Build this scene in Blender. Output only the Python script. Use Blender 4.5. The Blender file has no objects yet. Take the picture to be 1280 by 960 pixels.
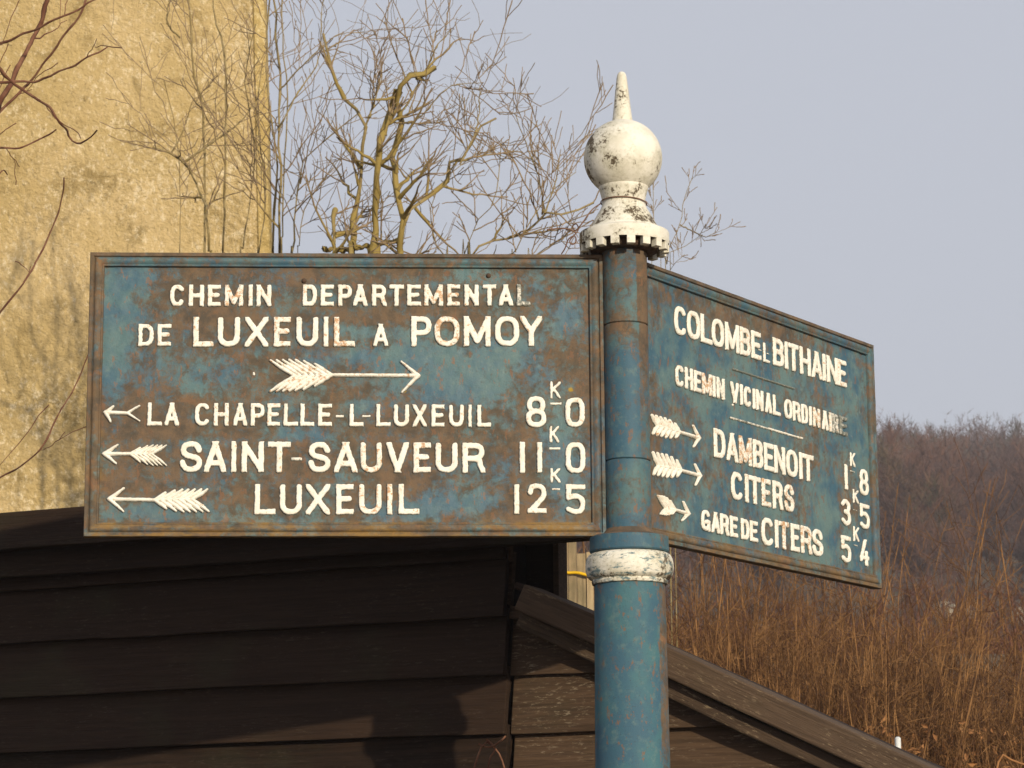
import bpy, math, random
import numpy as np
from mathutils import Matrix, Vector

R = math.radians
rng = np.random.default_rng(7)
random.seed(7)
scene = bpy.context.scene
col = scene.collection

# ---------------------------------------------------------------- camera
F, PITCH, ROLL, YAW, DIST = 3338.6, 0.19911, -0.00739, -0.04374, 4.2083
ZP = 2.20                                   # height of the plaques' lower edge
CAM = np.array([0.0, -DIST, ZP - 0.5995])
cy, sy, cp, sp = math.cos(YAW), math.sin(YAW), math.cos(PITCH), math.sin(PITCH)
FWD = np.array([sy * cp, cy * cp, sp])
rt = np.array([cy, -sy, 0.0])
up = np.cross(rt, FWD)
RGT = rt * math.cos(ROLL) + up * math.sin(ROLL)
UPV = up * math.cos(ROLL) - rt * math.sin(ROLL)
cd = bpy.data.cameras.new('camera')
cam = bpy.data.objects.new('camera', cd)
col.objects.link(cam)
M = Matrix([[RGT[i], UPV[i], -FWD[i], CAM[i]] for i in range(3)] + [[0, 0, 0, 1]])
cam.matrix_world = M
cd.sensor_width = 36
cd.lens = F / 1280 * 36
cd.clip_end = 3000
cd.dof.use_dof = True
cd.dof.focus_distance = 4.3
cd.dof.aperture_fstop = 34
scene.camera = cam

# ---------------------------------------------------------------- sky and sun
SUN_EL, SUN_AZ = 13.0, 27.0                 # azimuth to the right of straight behind the camera
w = bpy.data.worlds.new('World')
scene.world = w
w.use_nodes = True
wn = w.node_tree
wn.nodes.clear()
sky = wn.nodes.new('ShaderNodeTexSky')
sky.sky_type = 'NISHITA'
sky.sun_disc = False
sky.sun_elevation = R(SUN_EL)
sky.sun_rotation = R(180 - SUN_AZ)
sky.air_density = 1.0
sky.dust_density = 3.0
sky.altitude = 300
hs = wn.nodes.new('ShaderNodeHueSaturation')
hs.inputs['Saturation'].default_value = 0.42
mx = wn.nodes.new('ShaderNodeMix'); mx.data_type = 'RGBA'; mx.blend_type = 'MIX'
mx.inputs[0].default_value = 0.72
mx.inputs[7].default_value = (6.65, 6.95, 7.9, 1)      # thin winter haze veil, even over the whole sky
bg = wn.nodes.new('ShaderNodeBackground')
bg.inputs['Strength'].default_value = 0.10
wo = wn.nodes.new('ShaderNodeOutputWorld')
wn.links.new(sky.outputs[0], hs.inputs['Color'])
wn.links.new(hs.outputs[0], mx.inputs[6])
wn.links.new(mx.outputs[2], bg.inputs[0])
wn.links.new(bg.outputs[0], wo.inputs[0])
sd = bpy.data.lights.new('sun', 'SUN')
sd.energy = 4.4
sd.angle = R(0.6)
sd.color = (1.0, 0.87, 0.66)
sun = bpy.data.objects.new('sun', sd)
col.objects.link(sun)
tosun = Vector((math.sin(R(SUN_AZ)) * math.cos(R(SUN_EL)), -math.cos(R(SUN_AZ)) * math.cos(R(SUN_EL)), math.sin(R(SUN_EL))))
sun.rotation_euler = tosun.to_track_quat('Z', 'Y').to_euler()
sun.location = (3, -6, 8)
scene.view_settings.view_transform = 'Standard'
scene.view_settings.look = 'None'
scene.view_settings.exposure = 0.0
scene.view_settings.gamma = 1.0

# ---------------------------------------------------------------- helpers
def ray(px, py):
    return FWD + RGT * ((px - 640) / F) + UPV * ((480 - py) / F)

def at(px, py, y):
    """point seen at that place of the photograph on the vertical plane Y = y"""
    d = ray(px, py)
    return CAM + d * ((y - CAM[1]) / d[1])

def tag(o, label=None, cat=None, group=None, kind=None):
    if label: o['label'] = label
    if cat: o['category'] = cat
    if group: o['group'] = group
    if kind: o['kind'] = kind
    return o

def empty(name, loc=(0, 0, 0), rz=0.0):
    o = bpy.data.objects.new(name, None)
    o.location = loc
    o.rotation_euler = (0, 0, rz)
    o.empty_display_size = 0.1
    col.objects.link(o)
    return o

def mesh_np(name, V, Q, mat, parent=None, smooth=True, attrs=None):
    """V (n,3), Q list of arrays of faces (m,k)"""
    me = bpy.data.meshes.new(name)
    V = np.asarray(V, dtype=np.float32)
    Qs = Q if isinstance(Q, list) else [Q]
    Qs = [np.asarray(q, dtype=np.int32) for q in Qs if len(q)]
    loops = np.concatenate([q.ravel() for q in Qs])
    sizes = np.concatenate([np.full(len(q), q.shape[1], dtype=np.int32) for q in Qs])
    starts = np.concatenate([[0], np.cumsum(sizes)[:-1]]).astype(np.int32)
    me.vertices.add(len(V)); me.vertices.foreach_set('co', V.ravel())
    me.loops.add(len(loops)); me.loops.foreach_set('vertex_index', loops)
    me.polygons.add(len(sizes)); me.polygons.foreach_set('loop_start', starts)
    me.polygons.foreach_set('loop_total', sizes)
    me.polygons.foreach_set('use_smooth', np.full(len(sizes), smooth))
    if attrs:
        for k, a in attrs.items():
            at_ = me.attributes.new(k, 'FLOAT', 'POINT')
            at_.data.foreach_set('value', np.asarray(a, dtype=np.float32))
    me.update(calc_edges=True)
    me.validate()
    if mat is not None: me.materials.append(mat)
    o = bpy.data.objects.new(name, me)
    col.objects.link(o)
    if parent is not None: o.parent = parent
    return o

class MB:
    """collects boxes / prisms / lathes into one mesh"""
    def __init__(s): s.v = []; s.f = []
    def add(s, V, Fs):
        n = len(s.v); s.v += [tuple(map(float, p)) for p in V]; s.f += [tuple(i + n for i in f) for f in Fs]
    def box(s, x0, x1, y0, y1, z0, z1):
        V = [(x, y, z) for z in (z0, z1) for y in (y0, y1) for x in (x0, x1)]
        s.add(V, [(0, 2, 3, 1), (4, 5, 7, 6), (0, 1, 5, 4), (2, 6, 7, 3), (0, 4, 6, 2), (1, 3, 7, 5)])
    def lathe(s, prof, n=64, cap0=False, cap1=False):
        V = []
        for r, z in prof:
            for k in range(n):
                a = 2 * math.pi * k / n
                V.append((r * math.cos(a), r * math.sin(a), z))
        Fs = []
        for i in range(len(prof) - 1):
            for k in range(n):
                k2 = (k + 1) % n
                Fs.append((i * n + k, i * n + k2, (i + 1) * n + k2, (i + 1) * n + k))
        if cap0: Fs.append(tuple(range(n - 1, -1, -1)))
        if cap1: Fs.append(tuple((len(prof) - 1) * n + k for k in range(n)))
        s.add(V, Fs)
    def build(s, name, mat, parent=None, smooth=False, loc=None, bevel=0.0, auto=None):
        me = bpy.data.meshes.new(name)
        me.from_pydata(s.v, [], s.f)
        me.polygons.foreach_set('use_smooth', [smooth] * len(me.polygons))
        me.update()
        if mat is not None: me.materials.append(mat)
        o = bpy.data.objects.new(name, me)
        col.objects.link(o)
        if parent is not None: o.parent = parent
        if loc is not None: o.location = loc
        if bevel:
            m = o.modifiers.new('bevel', 'BEVEL'); m.width = bevel; m.segments = 2; m.limit_method = 'ANGLE'
        if auto is not None:
            me.polygons.foreach_set('use_smooth', [True] * len(me.polygons))
            me.set_sharp_from_angle(angle=R(auto))
        return o

def tube_np(P, Rad, S=5):
    """P (N,K,3), Rad (N,K) -> verts, quads"""
    P = np.asarray(P, float); Rad = np.asarray(Rad, float)
    N, K, _ = P.shape
    T = np.gradient(P, axis=1)
    T /= np.linalg.norm(T, axis=2, keepdims=True) + 1e-9
    ref = np.array([0.37, 0.91, 0.19]); ref /= np.linalg.norm(ref)
    A = np.cross(T, ref); A /= np.linalg.norm(A, axis=2, keepdims=True) + 1e-9
    B = np.cross(T, A)
    an = np.arange(S) * 2 * np.pi / S
    V = P[:, :, None, :] + Rad[:, :, None, None] * (A[:, :, None, :] * np.cos(an)[None, None, :, None] + B[:, :, None, :] * np.sin(an)[None, None, :, None])
    idx = np.arange(N * K * S).reshape(N, K, S)
    a = idx[:, :-1, :]; b = np.roll(a, -1, axis=2); d = idx[:, 1:, :]; c = np.roll(d, -1, axis=2)
    Q = np.stack([a, b, c, d], axis=-1).reshape(-1, 4)
    th = np.repeat(Rad.reshape(-1), S)
    return V.reshape(-1, 3), Q, th

def join_np(parts):
    Vs, Qs, Ts, n = [], [], [], 0
    for V, Q, T in parts:
        Vs.append(V); Qs.append(Q + n); Ts.append(T); n += len(V)
    return np.concatenate(Vs), np.concatenate(Qs), np.concatenate(Ts)

def catmull(pts, n):
    """resample control points to n points along a smooth curve"""
    P = np.asarray(pts, float)
    if len(P) == 2:
        t = np.linspace(0, 1, n)[:, None]
        return P[0] * (1 - t) + P[1] * t
    E = np.vstack([2 * P[0] - P[1], P, 2 * P[-1] - P[-2]])
    out = []
    for i in range(1, len(E) - 2):
        p0, p1, p2, p3 = E[i - 1], E[i], E[i + 1], E[i + 2]
        for t in np.linspace(0, 1, 12, endpoint=False):
            out.append(0.5 * (2 * p1 + (p2 - p0) * t + (2 * p0 - 5 * p1 + 4 * p2 - p3) * t * t + (3 * p1 - p0 - 3 * p2 + p3) * t ** 3))
    out.append(E[-2])
    out = np.array(out)
    s = np.concatenate([[0], np.cumsum(np.linalg.norm(np.diff(out, axis=0), axis=1))])
    q = np.linspace(0, s[-1], n)
    return np.stack([np.interp(q, s, out[:, k]) for k in range(out.shape[1])], axis=1)

# lattice value noise for shapes
_lat = np.random.default_rng(3).random((64, 64))
def vnoise(x, y):
    xi = np.floor(x).astype(int); yi = np.floor(y).astype(int)
    fx = x - xi; fy = y - yi
    fx = fx * fx * (3 - 2 * fx); fy = fy * fy * (3 - 2 * fy)
    g = lambda a, b: _lat[a % 64, b % 64]
    return (g(xi, yi) * (1 - fx) + g(xi + 1, yi) * fx) * (1 - fy) + (g(xi, yi + 1) * (1 - fx) + g(xi + 1, yi + 1) * fx) * fy

# ---------------------------------------------------------------- materials
class NT:
    def __init__(s, name):
        s.m = bpy.data.materials.new(name); s.m.use_nodes = True
        s.t = s.m.node_tree; s.t.nodes.clear()
        s.out = s.t.nodes.new('ShaderNodeOutputMaterial')
        s.b = s.t.nodes.new('ShaderNodeBsdfPrincipled')
        s.t.links.new(s.b.outputs[0], s.out.inputs[0])
        s.geo = s.t.nodes.new('ShaderNodeNewGeometry')
        s.tc = s.t.nodes.new('ShaderNodeTexCoord')
        s.pos = s.geo.outputs['Position']
        s.obj = s.tc.outputs['Object']
    def lk(s, a, b): s.t.links.new(a, b)
    def val(s, inp, v):
        if hasattr(v, 'is_output'): s.lk(v, inp)
        elif isinstance(v, (tuple, list)) and len(v) == 3 and inp.type == 'RGBA': inp.default_value = (*v, 1)
        else: inp.default_value = v
    def mapv(s, vec, scale=(1, 1, 1), rot=(0, 0, 0), loc=(0, 0, 0)):
        n = s.t.nodes.new('ShaderNodeMapping'); s.lk(vec, n.inputs[0])
        n.inputs['Scale'].default_value = scale; n.inputs['Rotation'].default_value = rot; n.inputs['Location'].default_value = loc
        return n.outputs[0]
    def noise(s, vec, scale, detail=6, rough=0.6, dist=0.0):
        n = s.t.nodes.new('ShaderNodeTexNoise'); s.lk(vec, n.inputs['Vector'])
        n.inputs['Scale'].default_value = scale; n.inputs['Detail'].default_value = detail
        n.inputs['Roughness'].default_value = rough; n.inputs['Distortion'].default_value = dist
        return n.outputs[0]
    def voro(s, vec, scale, feature='F1'):
        n = s.t.nodes.new('ShaderNodeTexVoronoi'); s.lk(vec, n.inputs['Vector'])
        n.inputs['Scale'].default_value = scale; n.feature = feature
        return n.outputs[0]
    def math(s, op, a, b=0.0, clamp=False):
        n = s.t.nodes.new('ShaderNodeMath'); n.operation = op; n.use_clamp = clamp
        s.val(n.inputs[0], a); s.val(n.inputs[1], b)
        return n.outputs[0]
    def ramp(s, v, lo, hi, a=0.0, b=1.0):
        n = s.t.nodes.new('ShaderNodeMapRange'); n.interpolation_type = 'SMOOTHSTEP'
        s.val(n.inputs[0], v); n.inputs[1].default_value = lo; n.inputs[2].default_value = hi
        n.inputs[3].default_value = a; n.inputs[4].default_value = b
        return n.outputs[0]
    def mix(s, f, a, b, mode='MIX'):
        n = s.t.nodes.new('ShaderNodeMix'); n.data_type = 'RGBA'; n.blend_type = mode
        s.val(n.inputs[0], f); s.val(n.inputs[6], a); s.val(n.inputs[7], b)
        return n.outputs[2]
    def attr(s, name):
        n = s.t.nodes.new('ShaderNodeAttribute'); n.attribute_name = name
        return n.outputs['Fac']
    def rand(s):
        n = s.t.nodes.new('ShaderNodeObjectInfo'); return n.outputs['Random']
    def bump(s, h, strength=0.3, dist=0.002, prev=None):
        n = s.t.nodes.new('ShaderNodeBump'); s.val(n.inputs['Height'], h)
        n.inputs['Strength'].default_value = strength; n.inputs['Distance'].default_value = dist
        if prev is not None: s.lk(prev, n.inputs['Normal'])
        return n.outputs[0]
    def fin(s, color, rough=0.7, bump=None, spec=0.3):
        s.val(s.b.inputs['Base Color'], color); s.val(s.b.inputs['Roughness'], rough)
        s.b.inputs['Specular IOR Level'].default_value = spec
        if bump is not None: s.lk(bump, s.b.inputs['Normal'])
        return s.m

def blue_iron(name, bias=0.0, orange=0.35, patina=False, chalk=0.0, dirt=0.0, tint=(0.068, 0.134, 0.145), rgh=0.52):
    """weathered blue-green paint over rusting cast iron"""
    n = NT(name); p = n.pos
    big = n.noise(p, 9, 5, 0.62, 0.6)
    mid = n.noise(p, 34, 7, 0.68, 0.8)
    fine = n.noise(p, 150, 4, 0.6)
    drip = n.noise(n.mapv(p, (1, 1, 0.16)), 75, 5, 0.6, 0.2)
    s = n.math('ADD', n.math('MULTIPLY', big, 0.30), n.math('MULTIPLY', mid, 0.40))
    s = n.math('ADD', s, n.math('MULTIPLY', n.noise(p, 85, 8, 0.74, 0.4), 0.42))
    s = n.math('ADD', s, n.math('MULTIPLY', drip, 0.14))
    s = n.math('ADD', s, n.math('MULTIPLY', fine, 0.05))
    s = n.math('ADD', s, bias - 0.155)
    if patina: s = n.math('ADD', s, n.attr('patina'))
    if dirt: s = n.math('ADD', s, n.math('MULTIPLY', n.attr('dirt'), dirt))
    blue = n.mix(n.ramp(n.noise(p, 14, 5, 0.6), 0.38, 0.62), (0.036, 0.096, 0.142), tint)
    blue = n.mix(n.ramp(n.noise(p, 70, 5, 0.6), 0.5, 0.75, 0, 0.6), blue, (0.115, 0.175, 0.165))
    brown = n.mix(n.ramp(n.noise(p, 33, 6, 0.65), 0.35, 0.65), (0.072, 0.052, 0.033), (0.148, 0.092, 0.050))
    rust = n.mix(n.ramp(n.noise(p, 90, 4, 0.6), 0.4, 0.6), (0.26, 0.10, 0.035), (0.34, 0.17, 0.06))
    brown = n.mix(n.ramp(n.noise(p, 20, 7, 0.7, 1.0), 0.54, 0.72, 0, orange), brown, rust)
    m = n.ramp(s, 0.40, 0.56)
    c = n.mix(n.math('MULTIPLY', m, 0.93), blue, brown)
    if chalk:
        c = n.mix(n.ramp(n.noise(p, 60, 6, 0.7), 0.55, 0.72, 0, chalk), c, (0.30, 0.33, 0.30))
    c = n.mix(n.ramp(n.noise(p, 420, 3, 0.5), 0.58, 0.72, 0, 0.4), c, (0.045, 0.035, 0.03))
    c = n.mix(n.ramp(n.noise(n.mapv(p, (1, 1, 0.5), loc=(2, 2, 2)), 95, 6, 0.7), 0.575, 0.63, 0, 0.75), c, (0.165, 0.088, 0.048))
    if patina or dirt:
        ly = n.math('MULTIPLY', n.attr('lichen'), n.ramp(n.noise(n.mapv(p, (0.25, 0.25, 1)), 55, 7, 0.7), 0.42, 0.60))
        c = n.mix(ly, c, n.mix(n.noise(p, 200, 3), (0.32, 0.18, 0.03), (0.19, 0.115, 0.04)))
        sp_ = n.ramp(n.math('ADD', n.attr('spot'), n.math('MULTIPLY', n.noise(p, 300, 3), 0.45)), 0.72, 1.0)
        c = n.mix(n.math('MULTIPLY', sp_, 0.85), c, (0.34, 0.22, 0.02))
    h = n.math('ADD', n.math('MULTIPLY', m, 0.6), n.math('MULTIPLY', fine, 0.7))
    h = n.math('ADD', h, n.math('MULTIPLY', n.noise(p, 420, 3), 0.4))
    return n.fin(c, n.ramp(m, 0, 1, rgh, 0.82), n.bump(h, 0.45, 0.0012), 0.35)

def white_letter():
    n = NT('letter_white_paint'); p = n.pos
    wear = n.attr('wear'); rel = n.attr('relief')
    w_ = n.mix(n.ramp(n.noise(p, 60, 5), 0.4, 0.7), (0.80, 0.77, 0.69), (0.70, 0.66, 0.57))
    s = n.math('ADD', n.noise(p, 210, 7, 0.75), n.math('MULTIPLY', wear, 0.09))
    m1 = n.ramp(s, 0.63, 0.71)
    s2 = n.math('ADD', n.noise(n.mapv(p, loc=(3, 1, 7)), 110, 7, 0.75), n.math('MULTIPLY', wear, 0.13))
    m2 = n.ramp(s2, 0.60, 0.70)
    rust = n.mix(n.noise(p, 160, 4), (0.36, 0.14, 0.04), (0.58, 0.34, 0.14))
    c = n.mix(n.math('MULTIPLY', m2, 0.88), w_, rust)
    c = n.mix(n.math('MULTIPLY', m1, 0.7), c, (0.17, 0.19, 0.18))
    gone = n.attr('bare')
    g = n.ramp(n.math('ADD', n.noise(p, 110, 6, 0.7), gone), 0.80, 1.02)
    c = n.mix(g, c, n.mix(n.noise(p, 90, 4), (0.10, 0.15, 0.155), (0.20, 0.17, 0.12)))
    edge = n.ramp(n.math('ADD', rel, n.math('MULTIPLY', n.noise(p, 260, 4), 0.45)), 0.62, 0.80)
    c = n.mix(edge, (0.075, 0.085, 0.075), c)
    return n.fin(c, 0.55, n.bump(n.noise(p, 330, 5, 0.65), 0.5, 0.0012), 0.35)

def white_cast(name, amount, bluish=0.0, lowdirt=0.0):
    n = NT(name); p = n.pos
    w_ = n.mix(n.ramp(n.noise(p, 30, 6), 0.35, 0.7), (0.74, 0.71, 0.63), (0.60, 0.57, 0.47))
    cl = n.noise(p, 22, 3, 0.5)
    s = n.math('ADD', n.noise(p, 170, 7, 0.72), n.math('MULTIPLY', n.math('SUBTRACT', cl, 0.5), 0.9))
    s = n.math('ADD', s, n.math('MULTIPLY', n.attr('dirt'), 0.22))
    m = n.ramp(s, 0.70 - amount, 0.78 - amount)
    c = n.mix(n.ramp(s, 0.50 - amount, 0.74 - amount, 0, 0.45), w_, (0.36, 0.33, 0.22))
    c = n.mix(m, c, n.mix(n.noise(p, 300, 3), (0.055, 0.045, 0.03), (0.14, 0.10, 0.06)))
    if bluish:
        b_ = n.ramp(n.noise(n.mapv(p, (1, 1, 3.2)), 48, 7, 0.72, 0.5), 0.52, 0.60, 0, bluish)
        c = n.mix(b_, c, (0.085, 0.16, 0.185))
    h = n.math('SUBTRACT', n.math('MULTIPLY', n.noise(p, 240, 5), 0.6), m)
    return n.fin(c, 0.6, n.bump(h, 0.5, 0.001), 0.3)

def wood_dark(name, base, pale, flecks=0.5, green=0.15, vert=False):
    n = NT(name); p = n.obj
    r = n.rand()
    sh = n.t.nodes.new('ShaderNodeVectorMath'); sh.operation = 'ADD'
    cmb = n.t.nodes.new('ShaderNodeCombineXYZ')
    for i in range(3): n.lk(n.math('MULTIPLY', r, 17.0 + 9 * i), cmb.inputs[i])
    n.lk(p, sh.inputs[0]); n.lk(cmb.outputs[0], sh.inputs[1]); q = sh.outputs[0]
    if vert: q = n.mapv(q, rot=(0, R(90), 0))
    grain = n.noise(n.mapv(q, (1.6, 20, 34)), 4, 8, 0.7, 0.6)
    fib = n.noise(n.mapv(q, (4, 60, 130)), 4, 5, 0.6)
    c = n.mix(n.ramp(grain, 0.35, 0.68), base, tuple(min(1, x * 2.3) for x in base))
    c = n.mix(n.ramp(n.noise(q, 5, 5), 0.5, 0.7, 0, green), c, (0.045, 0.055, 0.025))
    fl = n.ramp(n.noise(n.mapv(q, (1, 3.2, 4.5)), 55, 7, 0.75), 0.545, 0.64)
    lowb = n.ramp(n.noise(n.mapv(q, (1, 1, 3)), 7, 4, 0.6), 0.42, 0.62)
    c = n.mix(n.math('MULTIPLY', n.math('MULTIPLY', fl, lowb), flecks), c, pale)
    c = n.mix(n.ramp(n.noise(n.mapv(q, (1.5, 30, 60)), 5, 6, 0.7), 0.60, 0.70, 0, 0.8), c, tuple(x * 0.35 for x in base))
    c = n.mix(0.45, c, n.mix(n.ramp(r, 0, 1), tuple(x * 0.55 for x in base), tuple(x * 1.9 for x in base)))
    h = n.math('ADD', n.math('MULTIPLY', grain, 0.7), n.math('MULTIPLY', fib, 0.5))
    return n.fin(c, 0.85, n.bump(h, 0.8, 0.004), 0.2)

def stucco(name, tint=(1, 1, 1)):
    n = NT(name); p = n.pos
    T = lambda c: tuple(a * b for a, b in zip(c, tint))
    base = n.mix(n.ramp(n.noise(p, 0.9, 5, 0.6, 0.5), 0.40, 0.62), T((0.62, 0.465, 0.235)), T((0.52, 0.385, 0.175)))
    base = n.mix(n.ramp(n.noise(p, 4.5, 7, 0.7, 0.8), 0.5, 0.66, 0, 0.75), base, T((0.30, 0.215, 0.085)))
    st = n.ramp(n.noise(n.mapv(p, (1, 1, 0.7)), 4.2, 6, 0.65), 0.50, 0.70, 0, 0.6)
    base = n.mix(st, base, T((0.52, 0.38, 0.17)))
    fl = n.noise(n.mapv(p, (1, 1, 0.7)), 46, 7, 0.78)
    cl = n.noise(p, 2.6, 4, 0.6)
    f = n.ramp(n.math('ADD', fl, n.math('MULTIPLY', n.math('SUBTRACT', cl, 0.5), 0.28)), 0.50, 0.66)
    base = n.mix(n.math('MULTIPLY', f, 0.8), base, T((0.82, 0.69, 0.46)))
    dk = n.ramp(n.noise(n.mapv(p, loc=(5, 5, 5)), 30, 5, 0.7), 0.60, 0.72)
    base = n.mix(n.math('MULTIPLY', dk, 0.6), base, T((0.17, 0.12, 0.045)))
    h = n.math('ADD', n.noise(p, 24, 6, 0.7), n.math('MULTIPLY', n.noise(p, 70, 4, 0.6), 0.4))
    return n.fin(base, 0.95, n.bump(h, 1.0, 0.030), 0.1)

def bark(name, c0, c1, lichen=(0.27, 0.200, 0.060), amount=0.0, thr=0.004, rough=0.85, sc=1.0):
    n = NT(name); p = n.pos
    c = n.mix(n.ramp(n.noise(p, 30 * sc, 5), 0.35, 0.65), c0, c1)
    if amount:
        a = n.ramp(n.attr('thick'), thr * 0.5, thr * 1.7)
        g = n.ramp(n.math('ADD', n.noise(p, 16 * sc, 6, 0.7), n.math('MULTIPLY', a, 0.16)), 0.60 - amount * 0.2, 0.72 - amount * 0.2)
        c = n.mix(n.math('MULTIPLY', g, n.math('ADD', n.math('MULTIPLY', a, 0.75), 0.2)), c, lichen)
    return n.fin(c, rough, n.bump(n.noise(p, 120 * sc, 4), 0.4, 0.003), 0.15)

def plain(name, c0, c1, sc=20, rough=0.85, bd=0.004, bs=0.4):
    n = NT(name)
    c = n.mix(n.ramp(n.noise(n.pos, sc, 6, 0.65), 0.35, 0.65), c0, c1)
    return n.fin(c, rough, n.bump(n.noise(n.pos, sc * 4, 5, 0.6), bs, bd), 0.2)

def wood_twigs():
    n = NT('bare_wood_twigs')
    a = n.mix(n.ramp(n.noise(n.pos, 0.16, 5, 0.6), 0.36, 0.64), (0.045, 0.027, 0.024), (0.155, 0.078, 0.050))
    a = n.mix(n.ramp(n.noise(n.mapv(n.pos, loc=(40, 9, 3)), 0.07, 4, 0.6), 0.50, 0.62, 0, 0.75), a, (0.070, 0.062, 0.030))
    return n.fin(a, 0.9)

MT = dict(
    field=blue_iron('plaque_field_paint', -0.025, 0.30, patina=True),
    field_r=blue_iron('right_plaque_field_paint', -0.02, 0.4, patina=True, tint=(0.100, 0.165, 0.165), chalk=0.22),
    frame=blue_iron('plaque_frame_paint', -0.065, 0.6, dirt=0.25, chalk=0.12),
    sleeve=blue_iron('sleeve_paint', -0.115, 0.6, dirt=0.20, rgh=0.65),
    pole=blue_iron('pole_paint', -0.155, 0.6, dirt=0.20, rgh=0.72, tint=(0.045, 0.126, 0.152)),
    letter=white_letter(),
    finial=white_cast('finial_paint', 0.055),
    torus=white_cast('collar_paint', 0.07, bluish=0.9),
    dark=plain('dark_iron', (0.05, 0.035, 0.025), (0.10, 0.06, 0.04), 60),  # dark brown iron of the back plates, finial underside and rivets
    wire=plain('rusty_wire', (0.10, 0.055, 0.035), (0.20, 0.11, 0.07), 90, 0.6, 0.001),
    plank=wood_dark('creosoted_plank', (0.0165, 0.0090, 0.0052), (0.20, 0.16, 0.11), 0.25, 0.30),
    plank2=wood_dark('weathered_plank', (0.056, 0.034, 0.020), (0.50, 0.41, 0.29), 0.65, 0.2),
    barge=wood_dark('weathered_barge_wood', (0.052, 0.034, 0.022), (0.38, 0.29, 0.18), 0.9, 0.2),
    fence=wood_dark('pale_fence_wood', (0.22, 0.165, 0.095), (0.36, 0.29, 0.18), 0.5, 0.7, vert=True),
    cord=plain('yellow_cord_plastic', (0.70, 0.42, 0.01), (0.60, 0.36, 0.01), 40, 0.5, 0.001),
    stucco=stucco('ochre_roughcast'),
    stucco2=stucco('ochre_corner_render', (0.95, 0.93, 0.78)),
    bark_y=bark('lichen_bark', (0.20, 0.15, 0.07), (0.30, 0.24, 0.13), amount=1.0, thr=0.006),
    bark_t=bark('twig_bark', (0.19, 0.135, 0.085), (0.30, 0.22, 0.14), amount=0.6, thr=0.003),
    bark_r=bark('reddish_twig_bark', (0.11, 0.045, 0.028), (0.20, 0.10, 0.06)),
    shoot=bark('hedge_shoot_bark', (0.070, 0.032, 0.017), (0.32, 0.170, 0.068), sc=0.35),
    bramble=bark('bramble_bark', (0.085, 0.034, 0.022), (0.16, 0.068, 0.035), sc=0.4),
    leaf=plain('dead_leaf', (0.22, 0.10, 0.04), (0.34, 0.165, 0.065), 9),
    wood=wood_twigs() if True else plain('bare_wood_twigs', (0.095, 0.046, 0.034), (0.155, 0.082, 0.052), 0.09),
    ground=plain('winter_ground', (0.085, 0.060, 0.032), (0.15, 0.105, 0.055), 1.5, 0.95, 0.05),
    rock=plain('pale_limestone', (0.60, 0.52, 0.38), (0.42, 0.35, 0.24), 3, 0.9, 0.03),
    stake=plain('white_stake_paint', (0.70, 0.72, 0.72), (0.55, 0.58, 0.60), 30),
)

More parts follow.
